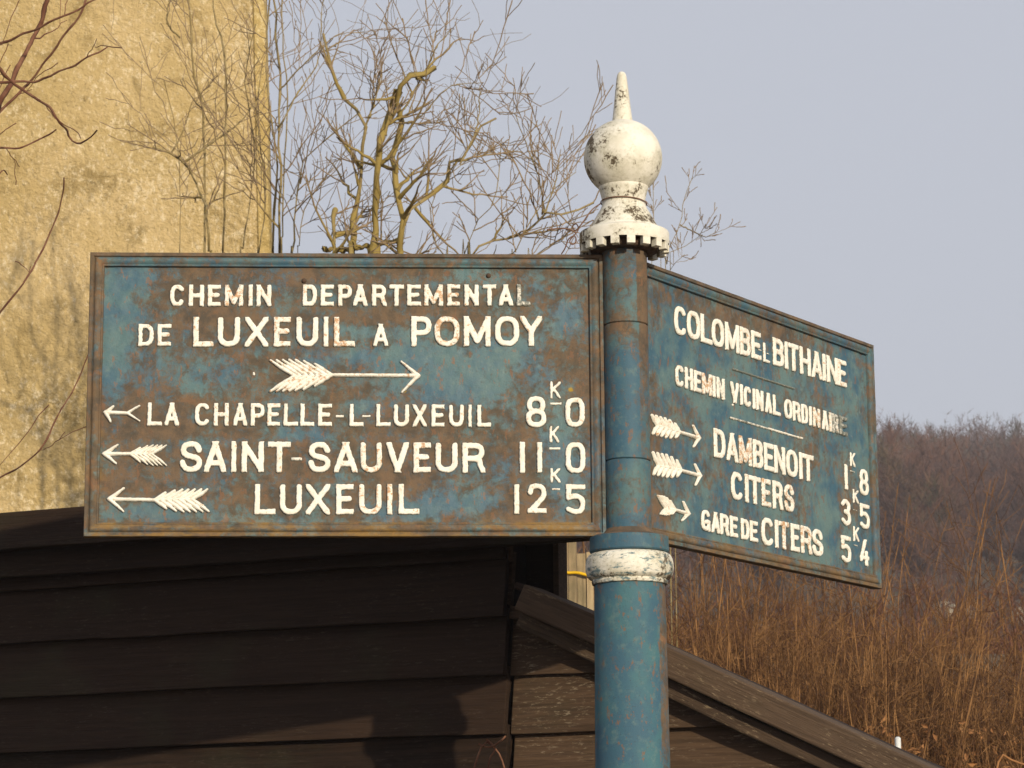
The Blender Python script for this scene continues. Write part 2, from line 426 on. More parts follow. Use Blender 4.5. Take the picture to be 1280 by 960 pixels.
# ================================================================ the signpost
# lettering of the two plaques: plaque, character, left, right, bottom, top (mm on the plaque), stroke width
LET = [     (0, 'C', 127.4, 152.1, 372.0, 408.1, 6.6), (0, 'H', 157.3, 182.9, 372.1, 408.3, 6.6), (0, 'E', 187.8, 209.5, 372.3, 408.4, 6.6), (0, 'M',
    214.7, 245.5, 372.4, 408.6, 6.6), (0, 'I', 252.5, 260.9, 372.6, 408.8, 6.6), (0, 'N', 265.6, 290.4, 372.7, 408.9, 6.6), (0, 'D', 339.5, 363.5,
    373.1, 409.3, 6.6), (0, 'E', 368.2, 390.2, 373.2, 409.4, 6.6), (0, 'P', 396.2, 419.7, 373.4, 409.6, 6.6), (0, 'A', 420.3, 444.6, 373.5, 409.7,
    6.6), (0, 'R', 450.6, 475.2, 373.7, 409.9, 6.6), (0, 'T', 478.6, 502.7, 373.8, 410.1, 6.6), (0, 'E', 506.9, 530.2, 374.0, 410.2, 6.6), (0, 'M',
    534.4, 565.9, 374.1, 410.4, 6.6), (0, 'E', 571.6, 593.4, 374.3, 410.6, 6.6), (0, 'N', 599.2, 623.6, 374.5, 410.7, 6.6), (0, 'T', 628.8, 651.6,
    374.6, 410.9, 6.6), (0, 'A', 654.3, 678.7, 374.8, 411.1, 6.6), (0, 'L', 683.9, 706.8, 374.9, 411.2, 6.6), (0, 'D', 78.2, 103.6, 306.8, 343.5,
    6.3), (0, 'E', 108.8, 131.6, 306.9, 343.6, 6.3), (0, 'A', 452.7, 478.2, 307.5, 345.0, 6.3), (0, 'L', 165.3, 198.8, 305.7, 355.2, 8.2), (0, 'U',
    204.3, 241.2, 305.9, 355.5, 8.2), (0, 'X', 247.7, 286.0, 306.1, 355.7, 8.2), (0, 'E', 294.0, 321.9, 306.3, 356.0, 8.2), (0, 'U', 329.7, 366.1,
    306.6, 356.2, 8.2), (0, 'I', 373.2, 382.3, 306.7, 356.4, 8.2), (0, 'L', 389.6, 424.3, 306.9, 356.5, 8.2), (0, 'P', 513.5, 547.5, 307.3, 357.8,
    8.2), (0, 'O', 550.9, 592.7, 307.5, 358.0, 8.2), (0, 'M', 597.9, 642.4, 307.7, 358.3, 8.2), (0, 'O', 648.1, 688.7, 308.0, 358.6, 8.2), (0, 'Y',
    688.7, 725.3, 308.2, 358.8, 8.2), (0, 'L', 95.3, 119.3, 177.5, 215.7, 6.3), (0, 'A', 122.4, 146.3, 177.4, 215.6, 6.3), (0, 'C', 170.1, 195.3,
    177.3, 215.3, 6.3), (0, 'H', 200.0, 225.0, 177.3, 215.2, 6.3), (0, 'A', 230.7, 254.2, 177.2, 215.0, 6.3), (0, 'P', 258.6, 281.8, 177.1, 214.9,
    6.3), (0, 'E', 284.9, 306.3, 177.1, 214.7, 6.3), (0, 'L', 310.7, 334.8, 177.0, 214.6, 6.3), (0, 'L', 337.4, 360.1, 176.9, 214.5, 6.3), (0, 'E',
    365.3, 388.3, 176.8, 214.3, 6.3), (0, 'L', 415.4, 438.6, 176.7, 214.1, 6.3), (0, 'L', 457.9, 481.7, 176.6, 213.8, 6.3), (0, 'U', 486.0, 511.5,
    176.5, 213.7, 6.3), (0, 'X', 516.1, 539.5, 176.5, 213.5, 6.3), (0, 'E', 545.9, 567.8, 176.4, 213.4, 6.3), (0, 'U', 573.8, 598.7, 176.3, 213.2,
    6.3), (0, 'I', 604.6, 611.5, 176.3, 213.1, 6.3), (0, 'L', 618.9, 641.9, 176.2, 213.0, 6.3), (0, '-', 394.2, 407.2, 191.2, 196.4, 3), (0, '-',
    436.0, 449.8, 191.8, 196.3, 3), (0, 'S', 147.7, 184.4, 102.9, 153.5, 8.2), (0, 'A', 185.7, 222.2, 102.8, 153.3, 8.2), (0, 'I', 228.7, 237.9,
    102.8, 153.2, 8.2), (0, 'N', 244.9, 281.4, 102.7, 153.0, 8.2), (0, 'T', 286.8, 323.8, 102.6, 152.8, 8.2), (0, 'S', 350.4, 387.2, 102.5, 152.5,
    8.2), (0, 'A', 391.1, 429.5, 102.4, 152.3, 8.2), (0, 'U', 433.0, 468.6, 102.3, 152.1, 8.2), (0, 'V', 474.5, 510.9, 102.2, 151.9, 8.2), (0, 'E',
    517.3, 545.9, 102.2, 151.8, 8.2), (0, 'U', 552.2, 588.7, 102.1, 151.6, 8.2), (0, 'R', 595.1, 632.8, 102.0, 151.4, 8.2), (0, '-', 323.3, 341.4,
    121.4, 127.7, 3), (0, 'L', 266.3, 300.4, 34.9, 84.3, 8.0), (0, 'U', 306.1, 342.2, 34.9, 84.4, 8.0), (0, 'X', 347.1, 386.4, 35.0, 84.5, 8.0), (0,
    'E', 394.8, 423.6, 35.1, 84.6, 8.0), (0, 'U', 430.9, 468.2, 35.1, 84.7, 8.0), (0, 'I', 475.6, 485.1, 35.2, 84.8, 8.0), (0, 'L', 493.5, 527.7,
    35.2, 84.8, 8.0), (0, '8', 696.7, 731.1, 175.5, 227.4, 7.6), (0, '0', 759.8, 792.3, 176.2, 225.2, 7.6), (0, '1', 685.8, 696.6, 101.9, 152.7, 7.6),
    (0, '1', 713.6, 724.1, 102.1, 152.1, 7.6), (0, '0', 759.5, 792.5, 101.5, 152.6, 7.6), (0, '1', 676.6, 686.6, 35.8, 84.3, 7.6), (0, '2', 698.5,
    729.9, 36.9, 86.1, 7.6), (0, '5', 759.2, 791.4, 35.2, 84.6, 7.6), (0, 'K', 736.1, 754.1, 222.8, 251.1, 4.2), (0, 'K', 734.4, 750.7, 151.2, 178.8,
    4.2), (0, 'K', 735.0, 752.1, 86.2, 110.6, 4.2), (0, '-', 736.1, 754.6, 212.3, 217.2, 3), (0, '-', 734.2, 752.1, 139.5, 144.4, 3), (0, '-', 737.4,
    751.7, 74.1, 78.5, 3), (1, 'C', 111.2, 149.0, 356.1, 406.1, 8.2), (1, 'O', 151.9, 193.2, 356.4, 406.5, 8.2), (1, 'L', 196.1, 232.0, 356.8, 406.9,
    8.2), (1, 'O', 232.5, 272.7, 357.1, 407.3, 8.2), (1, 'M', 277.3, 324.4, 357.5, 407.8, 8.2), (1, 'B', 328.3, 363.1, 357.8, 408.2, 8.2), (1, 'E',
    367.1, 399.4, 358.1, 408.6, 8.2), (1, 'B', 443.3, 481.3, 358.8, 409.3, 8.2), (1, 'I', 484.4, 496.7, 359.0, 409.6, 8.2), (1, 'T', 500.4, 534.8,
    359.2, 409.9, 8.2), (1, 'H', 540.8, 579.9, 359.5, 410.3, 8.2), (1, 'A', 584.5, 623.2, 359.9, 410.7, 8.2), (1, 'I', 624.4, 638.5, 360.1, 411.0,
    8.2), (1, 'N', 642.2, 683.4, 360.4, 411.3, 8.2), (1, 'E', 684.0, 716.2, 360.7, 411.6, 8.2), (1, 'L', 408.4, 430.0, 358.3, 393.7, 5), (1, '-',
    394.5, 403.4, 376.4, 379.5, 3), (1, '-', 422.7, 431.7, 374.7, 377.9, 3), (1, 'C', 111.5, 137.1, 267.9, 305.5, 6.6), (1, 'H', 141.7, 166.8, 267.9,
    305.5, 6.6), (1, 'E', 170.7, 193.7, 268.0, 305.5, 6.6), (1, 'M', 196.7, 228.2, 268.1, 305.5, 6.6), (1, 'I', 231.3, 240.4, 268.2, 305.5, 6.6), (1,
    'N', 244.8, 270.7, 268.2, 305.5, 6.6), (1, 'V', 291.4, 319.0, 268.4, 305.5, 6.6), (1, 'I', 323.1, 333.0, 268.4, 305.5, 6.6), (1, 'C', 336.7,
    361.0, 268.5, 305.5, 6.6), (1, 'I', 366.0, 376.1, 268.5, 305.5, 6.6), (1, 'N', 379.0, 403.2, 268.6, 305.5, 6.6), (1, 'A', 410.3, 432.7, 268.7,
    305.5, 6.6), (1, 'L', 438.1, 463.7, 268.8, 305.5, 6.6), (1, 'O', 478.8, 506.3, 268.9, 305.5, 6.6), (1, 'R', 509.4, 536.8, 269.0, 305.4, 6.6), (1,
    'D', 540.4, 564.1, 269.0, 305.4, 6.6), (1, 'I', 568.9, 579.0, 269.1, 305.4, 6.6), (1, 'N', 583.8, 609.4, 269.2, 305.4, 6.6), (1, 'A', 616.8,
    640.1, 269.3, 305.4, 6.6), (1, 'I', 644.0, 653.9, 269.3, 305.4, 6.6), (1, 'R', 656.8, 678.9, 269.4, 305.4, 6.6), (1, 'E', 684.9, 713.1, 269.5,
    305.4, 6.6), (1, 'D', 231.1, 268.3, 165.2, 215.6, 8.2), (1, 'A', 273.0, 310.9, 165.3, 215.6, 8.2), (1, 'M', 315.6, 357.8, 165.5, 215.6, 8.2), (1,
    'B', 363.2, 397.2, 165.7, 215.7, 8.2), (1, 'E', 401.7, 434.1, 165.8, 215.7, 8.2), (1, 'N', 437.5, 475.4, 166.0, 215.7, 8.2), (1, 'O', 480.4,
    520.1, 166.1, 215.7, 8.2), (1, 'I', 525.3, 539.3, 166.2, 215.7, 8.2), (1, 'T', 539.6, 579.0, 166.3, 215.7, 8.2), (1, 'C', 285.5, 324.0, 100.8,
    150.1, 8.2), (1, 'I', 332.4, 344.2, 101.1, 150.6, 8.2), (1, 'T', 346.6, 385.5, 101.4, 150.9, 8.2), (1, 'E', 390.5, 420.5, 101.7, 151.4, 8.2), (1,
    'R', 428.2, 464.1, 102.0, 152.0, 8.2), (1, 'S', 469.8, 503.6, 102.4, 152.5, 8.2), (1, 'G', 184.8, 212.7, 35.9, 72.1, 6.8), (1, 'A', 217.3, 244.2,
    35.8, 72.2, 6.8), (1, 'R', 246.4, 274.6, 35.7, 72.2, 6.8), (1, 'E', 279.4, 303.4, 35.7, 72.2, 6.8), (1, 'D', 315.7, 342.7, 35.6, 72.2, 6.8), (1,
    'E', 346.1, 371.8, 35.5, 72.2, 6.8), (1, 'C', 385.8, 426.8, 33.8, 83.4, 8.2), (1, 'I', 430.8, 445.2, 34.0, 83.7, 8.2), (1, 'T', 446.6, 481.6,
    34.2, 83.9, 8.2), (1, 'E', 489.4, 518.9, 34.4, 84.1, 8.2), (1, 'R', 525.8, 564.7, 34.7, 84.4, 8.2), (1, 'S', 567.2, 605.6, 34.9, 84.7, 8.2), (1,
    '1', 694.4, 711.7, 169.7, 217.3, 7.4), (1, '8', 755.7, 789.8, 167.7, 217.6, 7.4), (1, '3', 681.1, 715.4, 103.3, 152.7, 7.4), (1, '5', 753.4,
    789.4, 104.9, 152.5, 7.4), (1, '5', 676.7, 711.5, 35.0, 84.5, 7.4), (1, '4', 748.8, 782.5, 36.7, 86.3, 7.4), (1, 'K', 722.5, 741.3, 216.2, 243.0,
    4.2), (1, 'K', 728.5, 750.0, 149.1, 175.0, 4.2), (1, 'K', 725.8, 747.2, 78.1, 106.0, 4.2), (1, '-', 721.9, 740.7, 206.0, 209.2, 3), (1, '-',
    729.7, 745.1, 135.1, 138.2, 3), (1, '-', 727.3, 742.0, 69.8, 72.9, 3) ]
ARR = [
(0, [(530.7, 260.1), (498.4, 282.8), (499.7, 232.9), (387.9, 260.8), (328.1, 259.0), (289.6, 284.2), (289.9, 233.8)]) ,
(0, [(24.4, 199.4), (41.7, 209.1), (37.8, 184.5), (63.7, 198.1), (63.7, 198.1), (82.7, 210.0), (83.5, 185.4)]) ,
(0, [(24.0, 132.4), (50.0, 146.9), (47.7, 117.0), (69.1, 132.6), (103.9, 132.3), (126.5, 146.4), (127.0, 114.0)]) ,
(0, [(33.6, 60.3), (61.0, 77.5), (61.0, 40.6), (109.3, 58.8), (168.8, 59.6), (192.5, 75.8), (195.0, 40.4)]) ,
(1, [(189.3, 191.0), (163.8, 209.0), (164.7, 173.6), (120.7, 192.0), (54.1, 191.8), (35.2, 207.2), (37.8, 177.2)]) ,
(1, [(190.3, 127.3), (167.2, 144.1), (168.0, 109.5), (122.8, 128.2), (54.1, 126.1), (36.7, 145.5), (37.8, 110.6)]) ,
(1, [(150.3, 58.6), (127.7, 76.1), (123.2, 45.1), (104.0, 59.8), (72.0, 58.4), (47.9, 77.0), (55.8, 47.3)]) ,
]

HP, WP = 0.46, 0.824

def seg_d(X, Y, a, b):
    ax, ay = a; bx, by = b
    dx, dy = bx - ax, by - ay
    t = np.clip(((X - ax) * dx + (Y - ay) * dy) / (dx * dx + dy * dy + 1e-9), 0, 1)
    return np.hypot(X - ax - t * dx, Y - ay - t * dy), t

def arc(cx, cy_, rx, ry, a0, a1, n=14, e=2.0):
    out = []
    for k in range(n + 1):
        a = R(a0 + (a1 - a0) * k / n)
        c, s = math.cos(a), math.sin(a)
        out.append((cx + rx * math.copysign(abs(c) ** (2 / e), c), cy_ + ry * math.copysign(abs(s) ** (2 / e), s)))
    return out

SPL = lambda P: [tuple(p) for p in catmull(P, 26)]
OV = 2.5
G = {                                        # strokes in the unit box of the stroke centre lines
    'I': [[(.5, 0), (.5, 1)]], '1': [[(.5, 0), (.5, 1)]], '-': [[(0, .5), (1, .5)]],
    'A': [[(0, 0), (.5, 1.0)], [(.5, 1.0), (1, 0)], [(.2, .25), (.8, .25)]],
    'B': [[(0, 0), (0, 1)], [(0, 1)] + arc(.5, .765, .44, .235, 90, -90, e=2.3) + [(0, .53)], [(0, .53)] + arc(.52, .265, .48, .265, 90, -90, e=2.3) + [(0, 0)]],
    'C': [arc(.5, .5, .5, .5, 42, 318, 26, OV)],
    'D': [[(0, 0), (0, 1)], [(0, 1)] + arc(.45, .5, .55, .5, 90, -90, 18, 2.5) + [(0, 0)]],
    'E': [[(0, 0), (0, 1)], [(0, 1), (1, 1)], [(0, .52), (.86, .52)], [(0, 0), (1, 0)]],
    'G': [arc(.5, .5, .5, .5, 42, 322, 26, OV), [(1, .12), (1, .42), (.55, .42)]],
    'H': [[(0, 0), (0, 1)], [(1, 0), (1, 1)], [(0, .5), (1, .5)]],
    'K': [[(0, 0), (0, 1)], [(1, 1), (0, .42)], [(.3, .6), (1, 0)]],
    'L': [[(0, 1), (0, 0)], [(0, 0), (1, 0)]],
    'M': [[(0, 0), (0, 1)], [(0, 1), (.5, .1)], [(.5, .1), (1, 1)], [(1, 1), (1, 0)]],
    'N': [[(0, 0), (0, 1)], [(0, 1), (1, 0)], [(1, 0), (1, 1)]],
    'O': [arc(.5, .5, .5, .5, 0, 360, 32, OV)], '0': [arc(.5, .5, .5, .5, 0, 360, 32, 3.0)],
    'P': [[(0, 0), (0, 1)], [(0, 1)] + arc(.5, .72, .5, .28, 90, -90, e=2.3) + [(0, .44)]],
    'R': [[(0, 0), (0, 1)], [(0, 1)] + arc(.5, .735, .45, .265, 90, -90, e=2.3) + [(0, .47)], [(.52, .47), (.82, .38), (.86, .2), (1, 0)]],
    'S': [SPL([(.95, .76), (.82, .94), (.5, 1), (.16, .93), (.02, .74), (.17, .58), (.5, .51), (.85, .43), (1, .25), (.85, .06), (.5, 0), (.15, .06), (0, .26)])],
    'T': [[(.5, 0), (.5, 1)], [(0, 1), (1, 1)]],
    'U': [[(0, 1)] + arc(.5, .35, .5, .35, 180, 360, 18, 2.3) + [(1, 1)]],
    'V': [[(0, 1), (.5, 0)], [(.5, 0), (1, 1)]],
    'X': [[(0, 0), (1, 1)], [(0, 1), (1, 0)]],
    'Y': [[(0, 1), (.5, .48)], [(1, 1), (.5, .48)], [(.5, .48), (.5, 0)]],
    '2': [SPL([(.02, .74), (.12, .93), (.45, 1), (.85, .93), (1, .72), (.85, .5), (.45, .25), (0, .0)]), [(0, 0), (1, 0)]],
    '3': [SPL([(.05, .86), (.4, 1), (.85, .9), (.92, .72), (.75, .56), (.4, .53)]), SPL([(.4, .53), (.85, .46), (1, .25), (.82, .05), (.45, 0), (.02, .12)])],
    '4': [[(.6, 1), (0, .26)], [(0, .26), (1, .26)], [(.78, .5), (.78, 0)]],
    '5': [[(1, 1), (.05, 1)], [(.05, 1), (.02, .56)], SPL([(.02, .56), (.3, .63), (.65, .62), (.95, .48), (1, .28), (.85, .06), (.45, 0), (.0, .1)])],
    '8': [arc(.5, .755, .43, .245, 0, 360, 24, 2.2), arc(.5, .26, .5, .26, 0, 360, 24, 2.2)],
}

def relief_mesh(name, parent, X0, X1, Z0, Z1, dfun, H, wear, bare=0.0, step=0.85, edge=1.3, x_off=0.0):
    """raised cast shape: dfun gives signed distance (mm, negative inside) and an extra height"""
    m = 2.2
    xs = np.arange(X0 - m, X1 + m + step, step); zs = np.arange(Z0 - m, Z1 + m + step, step)
    X, Z = np.meshgrid(xs, zs)
    d, ex = dfun(X, Z)
    seed = (X0 * 3.7 + Z0 * 1.3) % 40
    d = d + (vnoise(X / 4.3 + seed, Z / 4.3 + seed) - 0.5) * 1.05 + (vnoise(X / 1.7 + seed, Z / 1.7) - 0.5) * 0.55
    t = np.clip((0.35 - d) / edge, 0, 1)
    t = t * t * (3 - 2 * t)
    dome = 1 - np.exp(np.minimum(d, 0) / 2.5)
    h = t * (H + 0.7 * dome + ex) + (vnoise(X / 2.6, Z / 2.6) - 0.5) * 0.45 * t - 0.5 * (1 - t)
    keep = d < 1.15
    n, k = X.shape
    idx = np.arange(n * k).reshape(n, k)
    fk = keep[:-1, :-1] | keep[1:, :-1] | keep[:-1, 1:] | keep[1:, 1:]
    a = idx[:-1, :-1][fk]; b = idx[:-1, 1:][fk]; c = idx[1:, 1:][fk]; e = idx[1:, :-1][fk]
    Q = np.stack([a, b, c, e], axis=1)
    used = np.unique(Q); re = np.full(n * k, -1); re[used] = np.arange(len(used))
    V = np.stack([X.ravel() / 1000, -h.ravel() / 1000, Z.ravel() / 1000], axis=1)[used]
    cx, cz = (X0 + X1) / 2000, (Z0 + Z1) / 2000
    V[:, 0] -= cx; V[:, 2] -= cz
    rel = np.clip(h.ravel()[used] / H, 0, 1)
    o = mesh_np(name, V, re[Q], MT['letter'], parent, True, {'relief': rel, 'wear': np.full(len(used), wear), 'bare': np.full(len(used), bare)})
    o.location = (cx, 0, cz)
    return o

def glyph(ch, x0, x1, z0, z1, s, parent, wear, bare):
    w_ = x1 - x0
    if ch != '-': s *= 1.2
    s = min(s, w_) if ch in 'I1' else s
    r = s / 2
    bw, bh = max(w_ - s, 0.01), max(z1 - z0 - s, 0.01)
    if ch == '-': r = (z1 - z0) / 2 * 0.9; bh = 0.01; bw = w_ - 2 * r
    segs = []
    for st in G[ch]:
        P = [(x0 + r + px_ * bw, z0 + r + py_ * bh) for px_, py_ in st]
        if ch == '-': P = [(x0 + r, (z0 + z1) / 2), (x1 - r, (z0 + z1) / 2)]
        closed = abs(P[0][0] - P[-1][0]) + abs(P[0][1] - P[-1][1]) < 1e-3
        curved = len(st) > 20
        if not closed and not curved:
            for e0, e1 in ((0, 1), (-1, -2)):
                u, v = st[e0]
                if min(u, 1 - u, v, 1 - v) < 0.01 or ch in 'I1-':
                    dx, dy = P[e0][0] - P[e1][0], P[e0][1] - P[e1][1]
                    L_ = math.hypot(dx, dy) + 1e-9
                    P[e0] = (P[e0][0] + dx / L_ * r, P[e0][1] + dy / L_ * r)
        segs += list(zip(P[:-1], P[1:]))
    def df(X, Z):
        d = np.full(X.shape, 1e3)
        for a, b in segs:
            d = np.minimum(d, seg_d(X, Z, a, b)[0])
        d = d - r + 0.35
        box = np.maximum(np.abs(X - (x0 + x1) / 2) - (w_ / 2 - 0.35), np.abs(Z - (z0 + z1) / 2) - ((z1 - z0) / 2 - 0.35))
        k = 1.2                                           # softened corners
        hmix = np.clip(0.5 + 0.5 * (d - box) / k, 0, 1)
        dd = box * (1 - hmix) + d * hmix + k * hmix * (1 - hmix)
        return dd - 0.35, 0.0
    Hh = 4.2 if s > 5.5 else (3.2 if s > 3.5 else 2.4)
    return relief_mesh('digit' if ch.isdigit() else ('dash' if ch == '-' else 'letter'), parent, x0, x1, z0, z1, df, Hh, wear, bare)

def arrow(pts, parent, simple=False, wear=0.3, n=6, flip=1):
    tip, b1, b2, fr, no, t1, t2 = [np.array(p) for p in pts]
    caps = []                                              # (a, b, ra, rb)
    ax = (fr - tip) / np.linalg.norm(fr - tip)
    caps.append((tip + ax * 2, tip + ax * 11, 1.0, 4.2))
    caps.append((tip + ax * 8, fr, 3.6, 3.3))
    for b in (b1, b2):
        mid = tip + ax * 9 + (b - (tip + ax * 9)) * 0.5 + (-ax) * (1.5)
        caps.append((tip + ax * 5, mid, 3.8, 3.3)); caps.append((mid, b, 3.3, 2.1))
    if simple:
        caps.append((fr, t1, 2.6, 2.0)); caps.append((fr, t2, 2.6, 2.0))
    else:
        L_ = np.linalg.norm(no - fr)
        for t in (t1, t2):
            out = t - no
            for k in range(n):
                s0 = fr + (no - fr) * (k / (n - 1)) ** 1.0
                reach = 1.0 if k >= 2 else (0.62 + 0.2 * k)
                e_ = s0 + out * reach * (0.62 + 0.38 * (k / (n - 1)))
                # keep the vane's outer edge almost parallel to the shaft
                perp = out - ax * np.dot(out, ax)
                hgt = np.linalg.norm(perp)
                cur = np.linalg.norm((e_ - s0) - ax * np.dot(e_ - s0, ax)) + 1e-6
                full = hgt * (0.72 if k == 0 else 0.92 if k == 1 else 1.0)
                e_ = s0 + (e_ - s0) * (full / cur)
                w0 = L_ / (n - 1) * 0.37
                caps.append((s0, s0 * .45 + e_ * .55 + ax * 1.0, w0 * 0.8, w0)); caps.append((s0 * .45 + e_ * .55 + ax * 1.0, e_, w0, w0 * 0.62))
        caps.append((fr, no, 1.9, 1.7))
    allp = np.array([c[0] for c in caps] + [c[1] for c in caps])
    def df(X, Z):
        d = np.full(X.shape, 1e3); ex = np.full(X.shape, -2.0)
        for a, b, ra, rb in caps:
            dd, t = seg_d(X, Z, a, b)
            r_ = ra + (rb - ra) * t
            q = dd - r_
            d = np.minimum(d, q)
            dome = np.sqrt(np.clip(1 - (dd / r_) ** 2, 0, 1)) * 4.6 - 3.0
            ex = np.maximum(ex, dome)
        return d, np.maximum(ex, -2.9)
    return relief_mesh('arrow', parent, allp[:, 0].min() - 3, allp[:, 0].max() + 3, allp[:, 1].min() - 3, allp[:, 1].max() + 3, df, 3.4, wear, 0.0, 0.8, 1.2)

post = empty('signpost', (0, 0, 0))
tag(post, 'old blue cast iron signpost with two lettered plaques and a white ball finial', 'signpost')

A1, A2 = -0.09256, 1.0070
def plaque(which):
    if which == 0:
        d = Vector((-math.cos(A1), math.sin(A1), 0)); o0 = d * (0.036 + WP); ang = math.atan2(-d.y, -d.x)
    else:
        d = Vector((math.cos(A2), math.sin(A2), 0)); o0 = d * 0.036; ang = math.atan2(d.y, d.x)
    # field: a finely gridded plate whose patches of bare brown iron follow a map of their own
    nx, nz = 260, 146
    xs = np.linspace(0.014, WP - 0.014, nx); zs = np.linspace(0.014, HP - 0.014, nz)
    X, Z = np.meshgrid(xs, zs)
    U, V_ = X * 1000, Z * 1000
    pat = np.zeros_like(X); spot = np.zeros_like(X); lich = np.zeros_like(X)
    def blob(a, u, v, ru, rv, amp):
        return a + amp * np.exp(-(((U - u) / ru) ** 2 + ((V_ - v) / rv) ** 2))
    if which == 0:
        pat += 0.05
        for (x, y, rx, ry, a) in [(150, 375, 22, 40, 1), (142, 455, 20, 50, 1.1), (165, 350, 40, 16, .6), (265, 470, 55, 22, .8), (240, 487, 22, 14, .8), (480, 447, 80, 13, 1.0),
                                  (590, 462, 60, 42, .9), (545, 480, 60, 26, .8), (640, 440, 30, 18, .8), (712, 400, 20, 26, .8), (600, 342, 60, 12, .6), (680, 352, 26, 12, .7), (180, 400, 60, 14, .3),
                                  (240, 520, 30, 12, .5), (230, 557, 60, 10, .7), (200, 642, 85, 12, .9), (380, 655, 90, 8, .5), (565, 632, 50, 14, 1), (600, 600, 40, 24, .4), (705, 595, 24, 60, .7),
                                  (695, 515, 24, 50, .6), (460, 417, 60, 10, .7), (430, 372, 50, 20, .2), (455, 508, 40, 12, .6), (375, 547, 45, 9, .6), (500, 640, 36, 12, .7), (330, 500, 60, 12, .3), (260, 600, 40, 16, .3)]:
            pat = blob(pat, (x - 110) * 1.275, (671 - y) * 1.305, rx * 1.3, ry * 1.3, -0.150 * a)
        for (x, y, rx, ry, a) in [(175, 395, 12, 40, .5), (320, 345, 90, 16, .5), (300, 400, 60, 14, .6), (420, 420, 25, 22, .5), (540, 390, 90, 20, .5), (690, 350, 20, 20, .4), (200, 520, 60, 30, .4), (360, 570, 60, 24, .4),
                                  (330, 625, 60, 14, .4), (430, 640, 30, 12, .2), (620, 640, 30, 14, .4), (560, 530, 25, 10, .4), (310, 560, 20, 40, .3), (700, 440, 20, 24, .4), (620, 580, 18, 40, .4), (130, 520, 14, 20, .5)]:
            pat = blob(pat, (x - 110) * 1.275, (671 - y) * 1.305, rx * 1.3, ry * 1.3, 0.10 * a)
        for u, v in ((769.7, 238), (503, 236)):
            spot = np.maximum(spot, np.clip(1.0 - np.hypot(U - u, V_ - v) / 8, 0, 1) ** 0.7)
        lich += 0.45 * np.exp(-(V_ - 20) / 9)
        lich += 0.5 * np.exp(-np.clip(U - 22, 0, 99) / 7) * (V_ < 170)
    else:
        pat += -0.055
        for (u, v, ru, rv, a) in [(400, 420, 500, 22, 1.1), (250, 385, 60, 22, .7), (640, 330, 60, 40, .8), (480, 300, 40, 30, .5), (60, 380, 30, 50, .7), (40, 200, 22, 160, .7), (600, 210, 60, 50, .8), (120, 230, 40, 40, .6),
                                  (540, 110, 40, 40, .6), (200, 120, 40, 50, .6), (700, 160, 40, 60, .8), (350, 60, 120, 16, .5), (70, 60, 40, 30, .9), (470, 165, 40, 20, .5), (650, 60, 30, 30, .4), (770, 330, 20, 80, .5)]:
            pat = blob(pat, u, v, ru, rv, 0.115 * a)
        for (u, v, ru, rv, a) in [(60, 320, 40, 30, 1), (430, 330, 70, 20, .6), (740, 380, 30, 60, 1), (760, 250, 30, 60, .7), (640, 140, 30, 60, .6), (300, 240, 80, 16, .7), (430, 100, 40, 20, .6), (620, 60, 40, 40, .9), (250, 30, 90, 14, .6)]:
            pat = blob(pat, u, v, ru, rv, -0.13 * a)
        lich += 0.2 * np.exp(-(V_ - 20) / 9)
    hz = (vnoise(X * 60, Z * 60) - 0.5) * 0.0009 + (vnoise(X * 170 + 9, Z * 170) - 0.5) * 0.0005
    Vv = np.stack([X.ravel(), hz.ravel(), Z.ravel()], axis=1)
    idx = np.arange(nx * nz).reshape(nz, nx)
    Q = np.stack([idx[:-1, :-1].ravel(), idx[:-1, 1:].ravel(), idx[1:, 1:].ravel(), idx[1:, :-1].ravel()], axis=1)
    pl = mesh_np('plaque', Vv, Q, MT['field' if which == 0 else 'field_r'], post, True, {'patina': pat.ravel(), 'spot': spot.ravel(), 'lichen': lich.ravel(), 'dirt': np.zeros(nx * nz)})
    pl.location = (o0.x, o0.y, ZP); pl.rotation_euler = (0, 0, ang)
    tag(pl, 'left plaque reading LUXEUIL A POMOY' if which == 0 else 'right plaque reading COLOMBE L BITHAINE')
    bk = MB(); bk.box(0.002, WP - 0.002, 0.004, 0.011, 0.002, HP - 0.002)
    bk.build('back_plate', MT['dark'], pl)
    # moulded frame, profile swept round the rectangle with mitred corners
    prof = [(0.0, 11.5), (0.0, -5.5), (0.9, -6.6), (5.6, -6.8), (6.4, -6.0), (6.9, -3.6), (7.7, -3.8), (8.8, -6.4), (11.2, -7.8), (15.0, -7.6), (18.0, -5.8), (19.2, -5.0), (20.2, -5.6), (22.0, -5.2), (22.7, -4.0), (22.9, 2.0)]
    rng_pts = []
    nseg = {'h': 90, 'v': 50}
    rings = []
    def pt(side, t, d_):
        d_ /= 1000
        if side == 0: return (d_ + t * (WP - 2 * d_), d_)
        if side == 1: return (WP - d_, d_ + t * (HP - 2 * d_))
        if side == 2: return (WP - d_ - t * (WP - 2 * d_), HP - d_)
        return (d_, HP - d_ - t * (HP - 2 * d_))
    Vf, la, di = [], [], []
    K = len(prof)
    for side in range(4):
        ns = 110 if side % 2 == 0 else 60
        for k in range(ns):
            t = k / ns
            for j, (d_, h) in enumerate(prof):
                x, z = pt(side, t, d_)
                wob = (vnoise(np.array(x * 70 + side * 7.0), np.array(z * 70 + j * .3)) - 0.5) * 0.0010
                Vf.append((x, h / 1000 + (float(wob) if 0 < j < K - 1 else 0), z))
                la.append((0.7 if which == 0 else 0.3) if side == 0 else (0.12 if side == 3 else 0.03))
                di.append({0: 0.35, 1: 0.25, 2: (0.5 if d_ < 7 else 0.1), 3: 0.45}[side])
    Nf = len(Vf) // K
